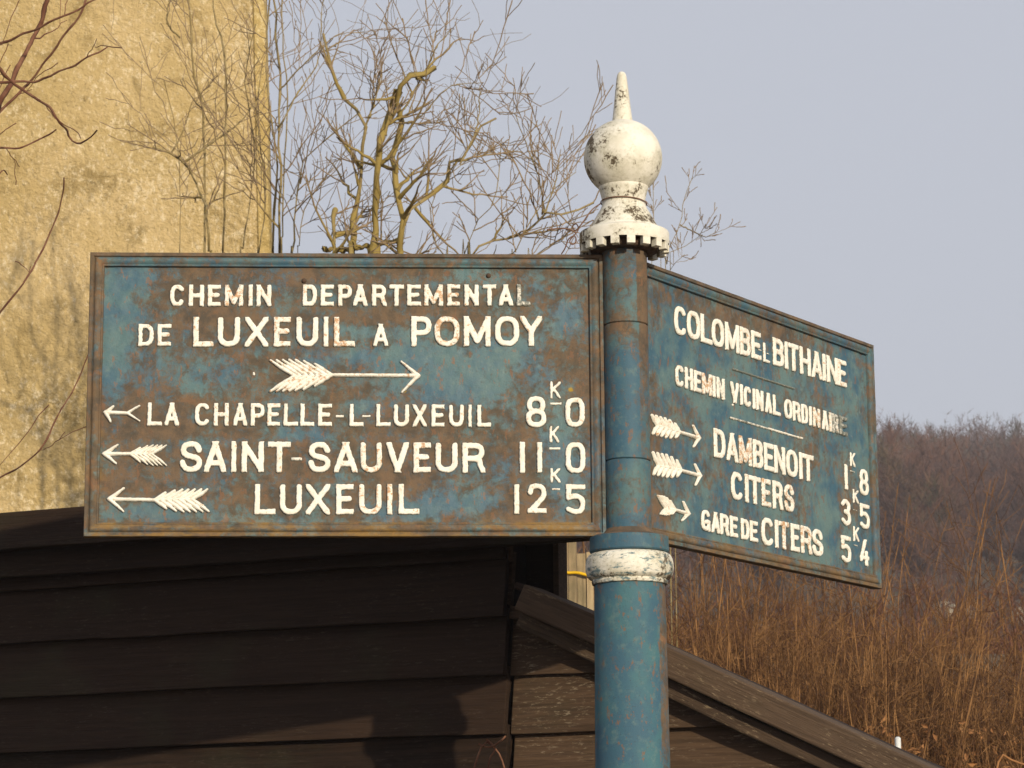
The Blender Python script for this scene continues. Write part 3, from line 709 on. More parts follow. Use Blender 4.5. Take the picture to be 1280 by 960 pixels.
    idx = np.arange(Nf * K).reshape(Nf, K); nxt = np.roll(idx, -1, axis=0)
    Q = np.stack([idx[:, :-1].ravel(), nxt[:, :-1].ravel(), nxt[:, 1:].ravel(), idx[:, 1:].ravel()], axis=1)
    fr = mesh_np('frame', Vf, Q, MT['frame'], pl, True, {'lichen': la, 'dirt': di, 'spot': np.zeros(len(Vf))})
    fr.data.set_sharp_from_angle(angle=R(38))
    rr = random.Random(5 + which)
    faded = {(0, 683.9): .42, (0, 654.3): .22, (0, 550.9): .16, (0, 329.7): .22, (0, 244.9): .22, (0, 323.3): .40, (0, 187.8): 0.0,
             (1, 684.9): .50, (1, 656.8): .42, (1, 644.0): .30, (1, 616.8): .22, (1, 244.8): .28, (1, 394.5): .35, (1, 422.7): .35, (1, 755.7): .18, (1, 728.5): .3, (1, 722.5): .15,
             (1, 721.9): .4, (1, 729.7): .4, (1, 727.3): .4, (1, 684.0): .12, (1, 390.5): .12, (1, 446.6): .12}
    rusty = {(0, 214.7): .95, (0, 389.6): 1.0, (0, 550.9): 1.0, (0, 534.4): .9, (0, 571.6): .7, (0, 294.0): .8, (0, 165.3): .6, (0, 433.0): .7, (0, 200.0): .5, (0, 339.5): .5, (0, 475.6): .9, (0, 430.9): .7, (0, 517.3): .6,
             (1, 196.7): .95, (1, 315.6): .95, (1, 583.8): .9, (1, 390.5): .8, (1, 469.8): .8, (1, 446.6): .9, (1, 328.3): .6, (1, 676.7): .5, (1, 684.0): .6, (1, 525.8): .7}
    for (p_, ch, x0, x1, z0, z1, s) in LET:
        if p_ != which: continue
        wear = rusty.get((p_, x0), rr.uniform(0.0, 0.45))
        glyph(ch, x0, x1, z0, z1, s, pl, wear, faded.get((p_, x0), 0.0))
    k = 0
    for p_, ps in ARR:
        if p_ != which: continue
        arrow(ps, pl, simple=(which == 0 and k == 1), wear=(.55 if (which == 0 and k == 0) else .12 if which == 0 else .35), n=(7 if which == 0 and k in (0, 3) else 6))
        k += 1
    if which == 1:
        for (xa, xb, z, ba) in ((302.0, 519.0, 328.3, .55), (289.6, 420.0, 241.6, .42), (420.9, 545.3, 241.9, -.1)):
            def df(X, Z, xa=xa, xb=xb, z=z):
                return seg_d(X, Z, (xa + 2, z), (xb - 2, z))[0] - 2.0, 0.0
            relief_mesh('rule', pl, xa, xb, z - 2, z + 2, df, 2.6, 0.2, ba)
        relief_mesh('dot', pl, 296, 303, 262, 268, lambda X, Z: (np.hypot(X - 299.6, Z - 265) - 2.4, 0.0), 2.4, 0.1)
    else:
        relief_mesh('dot', pl, 261, 265.5, 259.5, 266.5, lambda X, Z: (seg_d(X, Z, (263.2, 264.6), (263.3, 261.2))[0] - 1.7, 0.0), 1.4, 0.0)
        for u, v in ((342.1, 415.4), (639.1, 425.3)):
            b = MB(); b.lathe([(0.0001, 0.0045), (0.002, 0.0042), (0.0035, 0.003), (0.0042, -0.001)], 12)
            o = b.build('rivet', MT['dark'], pl, True, (u / 1000, 0, v / 1000)); o.rotation_euler = (R(90), 0, 0)
    # a small quadrant gusset on the plaque's top corner against the finial
    return pl
for wch in (0, 1): plaque(wch)

def lathe_part(name, prof, mat, parent, n=96, dirt=None, caps=(False, False)):
    b = MB(); b.lathe(prof, n, *caps)
    o = b.build(name, mat, parent, auto=35)
    nv = len(o.data.vertices)
    a = o.data.attributes.new('dirt', 'FLOAT', 'POINT')
    vals = np.zeros(nv) if dirt is None else np.array([dirt(*v) for v in b.v])
    a.data.foreach_set('value', vals.astype(np.float32))
    for nm in ('lichen', 'spot'):
        o.data.attributes.new(nm, 'FLOAT', 'POINT')
    return o

def dense(prof, step):
    out = []
    for (r0, z0), (r1, z1) in zip(prof[:-1], prof[1:]):
        n = max(1, int(math.hypot(r1 - r0, z1 - z0) / step))
        for k in range(n): out.append((r0 + (r1 - r0) * k / n, z0 + (z1 - z0) * k / n))
    return out + [prof[-1]]

rs = 0.0362
zj = [0.0, 0.1215, 0.343, 0.474]
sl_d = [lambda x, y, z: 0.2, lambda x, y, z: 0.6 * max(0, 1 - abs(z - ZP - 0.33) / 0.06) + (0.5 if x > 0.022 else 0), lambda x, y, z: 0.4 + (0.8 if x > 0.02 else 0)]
for k in range(3):
    a, b_ = zj[k] + ZP, zj[k + 1] + ZP
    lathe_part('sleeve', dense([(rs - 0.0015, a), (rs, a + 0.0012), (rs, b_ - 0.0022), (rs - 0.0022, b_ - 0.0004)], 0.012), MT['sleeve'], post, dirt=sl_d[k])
lathe_part('flange', dense([(rs, ZP + 0.012), (rs + 0.006, ZP + 0.004), (0.058, ZP + 0.0005), (0.0625, ZP - 0.002), (0.0630, ZP - 0.024), (0.061, ZP - 0.0262), (0.054, ZP - 0.0265)], 0.006),
           MT['sleeve'], post, dirt=lambda x, y, z: 1.4 if z > ZP - 0.002 else 0.0)
tor = [(0.055, ZP - 0.0272), (0.0600, ZP - 0.0275)]
for k in range(13):
    a = R(78 - 156 * k / 12)
    tor.append((0.0585 + 0.0115 * math.cos(a) ** 0.8, ZP - 0.0485 + 0.0205 * math.sin(a)))
tor += [(0.0595, ZP - 0.0700), (0.0605, ZP - 0.0725), (0.0595, ZP - 0.0765), (0.0570, ZP - 0.0775)]
lathe_part('collar', tor, MT['torus'], post, dirt=lambda x, y, z: 0.6 if z < ZP - 0.064 else 0.0)
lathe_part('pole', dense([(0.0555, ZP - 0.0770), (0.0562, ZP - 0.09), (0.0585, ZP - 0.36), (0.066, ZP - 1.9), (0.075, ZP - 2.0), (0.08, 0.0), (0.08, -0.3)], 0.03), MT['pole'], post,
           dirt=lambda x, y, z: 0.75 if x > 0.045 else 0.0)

# finial
fz = ZP
prof = [(0.0726, fz + .4760), (0.0730, fz + .478), (0.0730, fz + .4945), (0.0722, fz + .4965), (0.0705, fz + .4975), (0.0600, fz + .5010), (0.0585, fz + .5022), (0.0580, fz + .5030), (0.0565, fz + .5055), (0.0540, fz + .5080),
        (0.0500, fz + .5160), (0.0440, fz + .5270), (0.0385, fz + .5360), (0.0362, fz + .5420), (0.0350, fz + .5460), (0.0352, fz + .5520), (0.0368, fz + .5600), (0.0390, fz + .5680), (0.0405, fz + .5725), (0.0402, fz + .5745)]
RB, ZB = 0.0640, fz + .6235
a0 = math.degrees(math.acos(0.0402 / RB))
for k in range(25):
    a = R(-a0 + (a0 + 74) * k / 24)
    prof.append((RB * math.cos(a), ZB + RB * math.sin(a)))
prof += [(0.0172, fz + .6850)]
def fd(x, y, z):
    d = 0.0
    if z > ZB - RB: d += 0.75 * math.exp(-(((x + 0.022) / 0.035) ** 2 + ((z - ZB + 0.018) / 0.024) ** 2))
    if z < fz + .532 and z > fz + .503: d += 0.55
    if x < -0.05: d += 0.5
    if abs(x) < .06 and z < fz + .57 and z > fz + .55: d += 0.35 * (x > 0)
    return d
fin = lathe_part('ball_finial', dense(prof, 0.004), MT['finial'], post, 112, fd)
lathe_part('spike', [(0.0172, fz + .6846), (0.0166, fz + .6880), (0.0150, fz + .700), (0.0118, fz + .730), (0.0088, fz + .757), (0.0074, fz + .7655), (0.0052, fz + .7695), (0.0022, fz + .7712), (0.0003, fz + .7714)], MT['finial'], fin, 32,
           lambda x, y, z: 0.05)
und = MB(); und.lathe([(0.0725, fz + .4762), (0.060, fz + .4765), (0.0362, fz + .4768)], 64)
und.lathe([(0.056, fz + .4764), (0.054, fz + .466), (0.046, fz + .4640), (0.0362, fz + .4640)], 64)
und.build('underside', MT['dark'], fin, True)
NT_ = 17
for k in range(NT_):
    a = 2 * math.pi * (k + 0.42) / NT_ - math.pi / 2
    b = MB()
    n = 4; ha = 0.52 * math.pi / NT_
    V = []
    for r_, z_ in ((0.0725, fz + .4764), (0.0722, fz + .4635), (0.0600, fz + .4630), (0.0600, fz + .4763)):
        for j in range(n + 1):
            aa = a - ha + 2 * ha * j / n
            V.append((r_ * math.cos(aa), r_ * math.sin(aa), z_))
    m_ = n + 1; Fs = []
    for i in range(3):
        for j in range(n): Fs.append((i * m_ + j, i * m_ + j + 1, (i + 1) * m_ + j + 1, (i + 1) * m_ + j))
    Fs.append((0, m_, 2 * m_, 3 * m_)); Fs.append((n, 3 * m_ + n, 2 * m_ + n, m_ + n))
    b.add(V, Fs)
    o = b.build('tooth', MT['finial'], fin, bevel=0.0008)
    o.data.attributes.new('dirt', 'FLOAT', 'POINT')

# wire twisted round the finial's neck, its ends curling off to the left
wp = []
for k in range(40):
    a = R(-200 + 215 * k / 39)
    wp.append((0.0372 * math.cos(a), 0.0372 * math.sin(a), fz + .5475 - 0.002 * math.cos(a) - 0.0012 * math.sin(a)))
w1 = [(wp[0][0] - 0.004, wp[0][1] - .01, wp[0][2] - .004)] + wp
tail = catmull([(-0.036, 0.0, fz + .5490), (-0.052, -0.012, fz + .534), (-0.066, -0.022, fz + .512), (-0.078, -0.02, fz + .498), (-0.083, -0.018, fz + .506), (-0.077, -0.02, fz + .509), (-0.074, -0.02, fz + .500),
                (-0.081, -0.02, fz + .490), (-0.088, -0.018, fz + .482), (-0.085, -0.02, fz + .475), (-0.078, -0.02, fz + .479), (-0.080, -0.02, fz + .489), (-0.090, -0.02, fz + .484), (-0.096, -0.016, fz + .470), (-0.102, -0.01, fz + .462)], 90)
tail2 = catmull([(-0.078, -0.02, fz + .494), (-0.088, -0.02, fz + .500), (-0.102, -0.02, fz + .502), (-0.125, -0.018, fz + .501)], 20)
parts = [tube_np([P], [np.full(len(P), 0.0011)], 6) for P in (np.array(wp), np.array(tail), np.array(tail2))]
V, Q, T = join_np(parts)
tag(mesh_np('wire', V, Q, MT['wire']), 'thin rusty wire looped round the neck of the white finial', 'wire')

# ================================================================ ground
TD = np.array([-400, 9.5, 13, 18, 26, 42, 60, 75, 100, 150, 170, 200, 300, 900.0])
TZ = np.array([0, 0, 0.7, 2.0, 4.2, 5.6, 6.8, 8.5, 13.5, 23.0, 26.8, 31.0, 34.0, 34.0])
def terr(x, y):
    D = np.asarray(y, float) + DIST
    x = np.asarray(x, float)
    z = np.interp(D, TD, TZ)
    amp = np.clip((D - 12) / 40, 0, 1)
    return z + amp * ((vnoise(x / 9.0 + 20, D / 9.0 + 20) - 0.5) * 0.9 + (vnoise(x / 3.0 + 40, D / 3.0) - 0.5) * 0.3)
def ground_hit(px, py):
    d = ray(px, py); t = 8.0
    while t < 400:
        p = CAM + d * t
        if p[2] <= terr(p[0], p[1]) + 0.02: return p
        t += 0.05
    return CAM + d * 100
gy = np.concatenate([np.arange(-60, 6, 6.0), np.arange(6, 60, 1.0), np.arange(60, 190, 4.0), np.arange(190, 900, 40.0)])
gx = np.concatenate([np.arange(-420, -60, 30.0), np.arange(-60, 90, 1.5), np.arange(90, 460, 30.0)])
X, Y = np.meshgrid(gx, gy)
Z = terr(X, Y)
nx, ny = len(gx), len(gy)
idx = np.arange(nx * ny).reshape(ny, nx)
Q = np.stack([idx[:-1, :-1].ravel(), idx[:-1, 1:].ravel(), idx[1:, 1:].ravel(), idx[1:, :-1].ravel()], axis=1)
tag(mesh_np('ground', np.stack([X.ravel(), Y.ravel(), Z.ravel()], 1), Q, MT['ground']), kind='structure')

# ================================================================ the ochre house
YH = 7.0
pa, pb = at(333, 0, YH), at(340, 320, YH)
kx = (pb[0] - pa[0]) / (pb[2] - pa[2])                 # its corner leans a little
xe = lambda z: pa[0] + (z - pa[2]) * kx
zs = np.arange(-0.6, 9.01, 0.06); us = np.linspace(0, 1, 130)
U, Zg = np.meshgrid(us, zs)
Xg = -7.5 + U * (xe(Zg) - 0.062 + 7.5)
Yg = YH + (vnoise(Xg * 2.2, Zg * 2.2) - 0.5) * 0.05 + (vnoise(Xg * 9, Zg * 9) - 0.5) * 0.016
Yg[:, -1] = YH
n_, k_ = Xg.shape
idx = np.arange(n_ * k_).reshape(n_, k_)
Q = np.stack([idx[:-1, :-1].ravel(), idx[:-1, 1:].ravel(), idx[1:, 1:].ravel(), idx[1:, :-1].ravel()], axis=1)
HA = R(7.3); hc = float(xe(3.4))
house = empty('house', (0, 0, 0), HA)
house.location = (hc - (hc * math.cos(HA) - YH * math.sin(HA)), YH - (hc * math.sin(HA) + YH * math.cos(HA)), 0)
tag(house, 'tall house wall of rough ochre render behind the left plaque', 'house')
mesh_np('wall', np.stack([Xg.ravel(), Yg.ravel(), Zg.ravel()], 1), Q, MT['stucco'], house)
b = MB()
prev = None
zz = np.arange(-0.6, 9.01, 0.3)
V = []; Fs = []
for i, z in enumerate(zz):
    e = xe(z); wv = 0.006 * math.sin(i * 1.7)
    V += [(e - 0.062, YH, z), (e - 0.055, YH - 0.012, z), (e - 0.008 + wv, YH + 0.006, z), (e + wv, YH + 0.03, z), (e, YH + 6.0, z), (-7.5, YH + 6.0, z), (-7.5, YH, z)]
for i in range(len(zz) - 1):
    for j in range(6): Fs.append((i * 7 + j, i * 7 + j + 1, (i + 1) * 7 + j + 1, (i + 1) * 7 + j))
b.add(V, Fs)
b.build('corner_strip', MT['stucco2'], house)
b = MB(); b.add([(-7.7, YH - 0.25, 9.0), (xe(9.0) + .25, YH - 0.25, 9.0), (xe(9.0) + .25, YH + 6.25, 9.0), (-7.7, YH + 6.25, 9.0), (-7.7, YH + 3, 11.6), (xe(9) + .25, YH + 3, 11.6)],
            [(0, 1, 5, 4), (2, 3, 4, 5), (1, 2, 5), (3, 0, 4), (3, 2, 1, 0)])
b.build('roof', MT['barge'], house)

# ================================================================ the shed
SA = R(21)
so = at(640, 870, 0.75)
shed = empty('shed', (so[0], so[1], 0), -SA)
tag(shed, 'dark timber shed with lapped boards and a sloping gable behind the signpost', 'shed')
sx = np.array([math.cos(SA), -math.sin(SA), 0]); sy_ = np.array([math.sin(SA), math.cos(SA), 0])
so3 = np.array([so[0], so[1], 0.0])
def ts(px, py, off=0.0):
    """that place of the photograph on the shed's front plane (moved off m inward): local x, z"""
    d = ray(px, py); o = so3 + sy_ * off
    t = ((o - CAM) @ sy_) / (d @ sy_)
    p = CAM + d * t - so3
    return float(p @ sx), float(p[2])
def board(name, x0, x1, z0, z1, yo, yi, th, mat, cut=None, seed=0, n=28):
    """lapped board: its lower edge stands out to yo, its upper edge tucks in to yi; cut(z) gives the right-hand end"""
    V = []; Fs = []
    for i in range(n + 1):
        u = i / n
        for (yy, zz_) in ((yo, z0), (yi, z1), (yi + th, z1), (yo + th, z0)):
            xr = x1 if cut is None else min(x1, cut(zz_))
            x = x0 + (xr - x0) * u
            wz = (float(vnoise(np.array(x * 3.1 + seed), np.array(seed * 1.7))) - .5) * 0.003 + (float(vnoise(np.array(x * 17 + seed), np.array(seed * .7))) - .5) * 0.0022
            wy = (float(vnoise(np.array(x * 2.3 + seed), np.array(seed * 2.7 + 5))) - .5) * 0.004
            V.append((x, yy + wy, zz_ + (wz if zz_ == z0 else 0)))
    for i in range(n):
        a, c = i * 4, (i + 1) * 4
        for j in range(4): Fs.append((a + j, c + j, c + (j + 1) % 4, a + (j + 1) % 4))
    Fs.append((0, 1, 2, 3)); Fs.append((n * 4 + 3, n * 4 + 2, n * 4 + 1, n * 4))
    b = MB(); b.add(V, Fs)
    return b.build(name, mat, shed, bevel=0.002)
z1_, z2_, z3_ = ts(640, 772)[1], ts(640, 845)[1], ts(640, 918)[1]
sp_ = (z1_ - z3_) / 2
zb = [z1_ + sp_] + [z1_ - sp_ * k for k in range(0, 20)]
xl = ts(-330, 800)[0]
for k, z in enumerate(zb):
    if z < 0.02: break
    top = z + sp_ + 0.018
    if k == 0: top = z + 0.12
    board('plank', xl, -0.002, z, top, -0.034, -0.012, 0.016, MT['plank'], seed=k * 3.3 + 1)
# gable part on the right
lo = [ts(640, 781, -.02), ts(1025, 960, -.02)]
def line(p, q): 
    k = (q[1] - p[1]) / (q[0] - p[0])
    return lambda x: p[1] + (x - p[0]) * k, lambda z: p[0] + (z - p[1]) / k, k
zlo, xlo, ksl = line(*lo)
mid_z, mid_x, _ = line(ts(640, 758, -.03), ts(1087, 962, -.03))
zr = ts(700, 842)[1]
zbr = [zr + sp_ * j for j in (3, 2, 1)] + [zr - sp_ * j for j in range(0, 20)]
for k, z in enumerate(zbr):
    if z < 0.02: break
    board('plank', 0.001, 9.0, z, z + sp_ + 0.018, -0.010, 0.010, 0.016, MT['plank2'], cut=mid_x, seed=k * 2.9 + 40)
def sloped(name, pA, pB, thick_px_unused, zoff0, zoff1, y0, y1, mat, ext0, ext1, seed):
    """board lying along the roof slope"""
    L_ = math.hypot(pB[0] - pA[0], pB[1] - pA[1]); ang = math.atan2(pB[1] - pA[1], pB[0] - pA[0])
    n = 30; V = []; Fs = []
    c = math.cos(ang)
    for i in range(n + 1):
        x = -ext0 + (L_ + ext0 + ext1) * i / n
        wb = (float(vnoise(np.array(x * 4 + seed), np.array(seed))) - .5) * 0.006
        for (yy, zz_) in ((y0, zoff0 * c), (y0, zoff1 * c), (y1, zoff1 * c), (y1, zoff0 * c)):
            V.append((x, yy + wb * .5, zz_ + wb))
    for i in range(n):
        a, d_ = i * 4, (i + 1) * 4
        for j in range(4): Fs.append((a + j, d_ + j, d_ + (j + 1) % 4, a + (j + 1) % 4))
    Fs.append((0, 1, 2, 3)); Fs.append((n * 4 + 3, n * 4 + 2, n * 4 + 1, n * 4))
    b = MB(); b.add(V, Fs)
    o = b.build(name, mat, shed, bevel=0.004)
    o.location = (pA[0], 0, pA[1]); o.rotation_euler = (0, -ang, 0)
    return o
A_, B_ = ts(640, 781, -.05), ts(1025, 960, -.05)
hlow = ts(640, 758, -.05)[1] - A_[1]
sloped('barge_board', A_, B_, 0, 0.0, hlow * 1.02, -0.046, -0.012, MT['barge'], -0.004, 1.2, 2)
A2_, B2_ = ts(640, 759, -.07), ts(1087, 963, -.07)
hup = ts(833, 806, -.07)[1] - ts(833, 847, -.07)[1]
sloped('roof_edge_board', A2_, B2_, 0, 0.0, hup * 0.95, -0.070, 0.02, MT['barge'], -0.004, 1.2, 9)
A3_, B3_ = ts(640, 759, -.05), ts(1087, 963, -.05)
sloped('roof_covering', (A3_[0], A3_[1] + hup * .62), (B3_[0], B3_[1] + hup * .62), 0, 0.003, hup * 0.30, -0.055, 0.10, MT['plank'], -0.004, 1.2, 5)
# flat roof of the left part
f1b, f1t = ts(0, 688, -.10)[1], ts(0, 641, -.10)[1]
f2b = ts(0, 723, -.06)[1]
xr_ = ts(772, 690, -.06)[0]
board('fascia', xl - .1, xr_, f1b, f1t, -0.105, -0.100, 0.03, MT['plank'], seed=71)
board('fascia', xl - .1, xr_ - .004, f2b, f1b + 0.012, -0.062, -0.060, 0.03, MT['plank'], seed=83)
b = MB(); b.box(xl - .08, xr_ - .01, -0.028, 0.12, f1b - 0.01, f1t - 0.006); b.box(xl - .08, -0.75, 0.12, 1.75, f1b - 0.01, f1t - 0.006); b.build('roof', MT['plank'], shed)
xq = ts(704, 720, .08)[0]; zq = ts(704, 760, .08)[1]
board('recessed_board', 0.0, xq - .012, zq - .2, f2b + .06, 0.070, 0.070, 0.02, MT['plank'], seed=91)
b = MB(); b.box(xq - .011, xq, 0.058, 0.10, zq - .2, f2b + .06); b.build('corner_post', MT['barge'], shed)
# body behind the boards
b = MB(); b.box(xl + .02, -0.006, 0.012, 0.12, 0.0, f1b - 0.02); b.box(xl + .02, -0.7, 0.12, 1.7, 0.0, f1b - 0.02)
zt0 = mid_z(0.0) - 0.0
b.add([(0.0, 0.032, 0), (mid_x(0.0) - .05, 0.032, 0), (0.0, 0.032, zt0 - .02), (0.0, .07, 0), (mid_x(0.0) - .05, .07, 0), (0.0, .07, zt0 - .02)],
      [(0, 1, 2), (5, 4, 3), (0, 3, 4, 1), (1, 4, 5, 2), (2, 5, 3, 0)])
b.box(0.0, xq - .012, 0.095, 0.12, zt0 - .1, f1b - 0.02)
b.build('back_wall', MT['plank'], shed)

# ================================================================ lath fence seen between shed and post, yellow cord on it
fe = empty('paling_fence', (0, 0, 0))
tag(fe, 'short stretch of pale lath fence behind the shed roof, left of the post', 'fence')
YF = 3.3
xa, xb = at(672, 720, YF)[0], at(812, 720, YF)[0]
fz1 = at(700, 684, YF)[2]
x = xa; k = 0
while x < xb:
    wd = random.uniform(0.017, 0.027)
    b = MB(); dz = random.uniform(-.02, .02); yj = random.uniform(-.006, .006)
    n = 8; V = []; Fs = []
    for i in range(n + 1):
        z = (fz1 + dz) * i / n; q = (float(vnoise(np.array(z * 3.), np.array(k * 3.1))) - .5) * .008
        V += [(x + q, YF + yj, z), (x + wd + q, YF + yj, z), (x + wd + q, YF + .012 + yj, z), (x + q, YF + .012 + yj, z)]
    for i in range(n):
        for j in range(4): Fs.append((i * 4 + j, i * 4 + (j + 1) % 4, i * 4 + 4 + (j + 1) % 4, i * 4 + 4 + j))
    Fs.append((n * 4, n * 4 + 1, n * 4 + 2, n * 4 + 3))
    b.add(V, Fs); b.build('lath', MT['fence'], fe)
    x += wd + random.uniform(0.001, 0.004); k += 1
b = MB(); b.box(xa, xb, YF + .02, YF + .05, fz1 - .35, fz1 - .29); b.box(xa, xb, YF + .02, YF + .05, .5, .56); b.build('rail', MT['fence'], fe)
cp_ = catmull([at(690, 706, YF - .012), at(703, 713, YF - .012), (at(709, 716, YF - .012)), at(722, 716, YF - .012), at(742, 720, YF - .012), at(790, 722, YF - .012)], 30)
V, Q, T = tube_np([cp_], [np.full(30, 0.0045)], 6)
tag(mesh_np('cord', V, Q, MT['cord']), 'yellow cord stretched across the pale lath fence', 'cord')

# ================================================================ bare shrubs and trees
def grow(P, Rd, m, t0, t1, l0, l1, side, fwd, upb, r_scale, r_tip, K, curl=0.25, jit=0.02, rg=rng, gravity=0.0):
    """children of every parent path: m per path, spread between t0 and t1 of its length"""
    N, Kp, _ = P.shape
    t = t0 + (t1 - t0) * rg.random((N, m)) ** 0.9
    f = t * (Kp - 1); i = np.minimum(f.astype(int), Kp - 2); fr_ = (f - i)[..., None]
    ar = np.arange(N)[:, None]
    base = P[ar, i] * (1 - fr_) + P[ar, i + 1] * fr_
    tan = P[ar, i + 1] - P[ar, i]; tan /= np.linalg.norm(tan, axis=-1, keepdims=True) + 1e-9
    rb = Rd[ar, i] * (1 - fr_[..., 0]) + Rd[ar, i + 1] * fr_[..., 0]
    rd = rg.normal(size=(N, m, 3)); rd -= (rd * tan).sum(-1, keepdims=True) * tan
    rd /= np.linalg.norm(rd, axis=-1, keepdims=True)
    d = tan * fwd + rd * side + np.array([0, 0, upb]); d /= np.linalg.norm(d, axis=-1, keepdims=True)
    L_ = l0 + (l1 - l0) * rg.random((N, m, 1)) ** 1.4
    cv = rg.normal(size=(N, m, 3)) * curl + np.array([0, 0, curl * 1.2 - gravity])
    s = np.linspace(0, 1, K)
    C = base[..., None, :] + (d[..., None, :] * s[:, None] + cv[..., None, :] * (s[:, None] ** 2)) * L_[..., None]
    C[..., 1:, :] += rg.normal(size=C[..., 1:, :].shape) * jit * L_[..., None]
    r0 = np.minimum(rb * r_scale, 0.5)[..., None]
    Rr = r0 + (r_tip - r0) * s ** 0.8
    return C.reshape(-1, K, 3), Rr.reshape(-1, K)

def stem_path(px, Y, r0, r1, K=34, ground=True, knob=0.0, yj=0.0, seed=0):
    P = [at(x, y, Y + yj * math.sin(i * 1.3 + seed)) for i, (x, y) in enumerate(px)]
    C = catmull(P, K)
    s = np.linspace(0, 1, K)
    C[1:-1] += np.random.default_rng(seed + 1).normal(size=(K - 2, 3)) * min(r0, .012) * 0.35
    r = r0 + (r1 - r0) * s
    if knob:
        kk = np.random.default_rng(seed + 5).random(K)
        r = r * (1 + (knob if r0 < .02 else .1) * np.clip((kk - 0.72) / 0.28, 0, 1))
    if ground:
        p = C[0]; g0 = np.array([p[0] + (p[0] - C[4][0]) * 2, Y, float(terr(p[0], Y)) - 0.05])
        u = np.linspace(0, 1, 5)[:-1, None]
        C = np.vstack([g0 * (1 - u) + p * u, C]); r = np.concatenate([np.full(4, r0 * 1.1), r])
    else:
        C = catmull(C, K + 4); r = np.interp(np.linspace(0, 1, K + 4), np.linspace(0, 1, K), r)
    return C, r

def shrub(name, label, cat, Y, stems, tw=dict(), knob=1.3, seed=0, group=None, mats=('bark_y', 'bark_t')):
    root = empty(name, tuple(at(stems[0][0][0][0], 960, Y)[:2]) + (0,))
    off = np.array(root.location)
    tag(root, label, cat, group)
    rg = np.random.default_rng(seed + 100)
    paths = []; rads = []
    for k, st in enumerate(stems):
        px, r0, r1 = st[:3]; yo = st[3] if len(st) > 3 else 0.0
        C, r = stem_path(px, Y + yo, r0, r1, knob=knob, yj=(0.05 if r0 < .02 else 0.0), seed=seed + k * 11, ground=(len(st) < 5))
        paths.append(C); rads.append(r)
        V, Q, T = tube_np([catmull(C, 70)], [np.interp(np.linspace(0, 1, 70), np.linspace(0, 1, len(r)), r)], 8)
        V = V + (np.random.default_rng(k).normal(size=V.shape) * (T[:, None] * 0.13))
        mesh_np('stem', V - off, Q, MT[mats[0]], root, True, {'thick': T})
    P = np.array(paths); Rd = np.array(rads)
    o = dict(m1=22, l1=(.18, .62), t1=(.45, 1.0), m2=5, l2=(.05, .20), m3=2, l3=(.05, .16), side=.8, fwd=.55, up=.35, curl=.14, r=(.42, .0012))
    o.update(tw)
    P1, R1_ = grow(P, Rd, o['m1'], *o['t1'], *o['l1'], o['side'], o['fwd'], o['up'], o['r'][0], o['r'][1], 9, o['curl'], 0.010, rg)
    P2, R2_ = grow(P1, R1_, o['m2'], .2, 1.0, *o['l2'], .7, .8, .22, .75, .0014, 6, .10, 0.016, rg)
    parts = [tube_np(P1, R1_, 5), tube_np(P2, R2_, 4)]
    if o['m3']:
        P3, R3_ = grow(P2, R2_, o['m3'], .2, .95, *o['l3'], .8, .6, .15, .7, .0008, 4, .1, 0.03, rg)
        parts.append(tube_np(P3, R3_, 3))
    V, Q, T = join_np(parts)
    tag(mesh_np('twigs', V - off, Q, MT[mats[1]], root, True, {'thick': T}), kind='stuff')
    return root

shrub('bare_shrub', 'bare lichen covered shrub with knuckled yellow stems rising behind the left plaque', 'shrub', 4.0, [
    ([(500.5, 330), (500.5, 262), (494, 216), (491, 197), (500.5, 155), (497, 115), (507.5, 99), (526, 96), (543, 84)], .0150, .0085),
    ([(469, 330), (469, 258), (472, 211), (475, 183), (482, 155), (486, 136), (497, 115)], .0140, .010),
    ([(439.5, 330), (444, 262), (451, 201), (456, 162), (449, 141), (423, 112), (404, 42)], .0125, .0045),
    ([(418.5, 330), (417.5, 281), (419, 262)], .0095, .0040),
    ([(497, 340), (503, 281), (521, 258), (554, 230), (564, 206), (582, 197), (601, 159), (620, 148)], .0110, .0035, .05),
    ([(497, 150), (530, 92), (545, 60), (564, 37)], .0040, .0012, 0, 1),
    ([(404, 312), (440, 311), (480, 303), (500, 300)], .0070, .0050, 0.03, 1),
    ([(575, 205), (596, 160), (600, 108)], .0030, .0010, 0, 1),
    ([(456, 162), (470, 120), (478, 88)], .0035, .0010, 0, 1),
    ([(482, 152), (520, 150), (560, 110), (603, 103)], .0028, .0010, 0, 1),
], dict(m1=7, m2=4, m3=1, t1=(.15, 1.0), l1=(.07, .28), l2=(.04, .14), up=.15, curl=.08, r=(.62, .0021)), seed=3)
shrub('bare_shrub', 'slender bare shrub of many upright stems at the ochre house corner', 'shrub', 4.6, [
    ([(364, 330), (369, 262), (376, 220), (378, 201), (404, 178), (450, 140)], .0075, .0020),
    ([(350, 330), (350, 234), (348, 164), (350, 112), (348, 75), (343, 0), (345, -60)], .0085, .0030),
    ([(341, 330), (343, 262), (346, 187), (336, 136), (334, 70), (336, 0), (338, -60)], .0065, .0025),
    ([(352, 320), (356, 200), (360, 120), (352, 40), (356, -60)], .0050, .0020),
    ([(348, 164), (370, 120), (398, 75), (402, 20), (406, -20)], .0030, .0012, 0, 1),
    ([(350, 112), (380, 80), (420, 45), (452, 40)], .0028, .0010, 0, 1),
    ([(372, 322), (380, 262), (404, 225), (430, 190)], .0045, .0012),
], dict(m1=8, m2=4, m3=0, curl=.08, l2=(.04, .16), r=(.5, .0014), l1=(.12, .42), t1=(.2, 1.0)), seed=17, knob=.5)
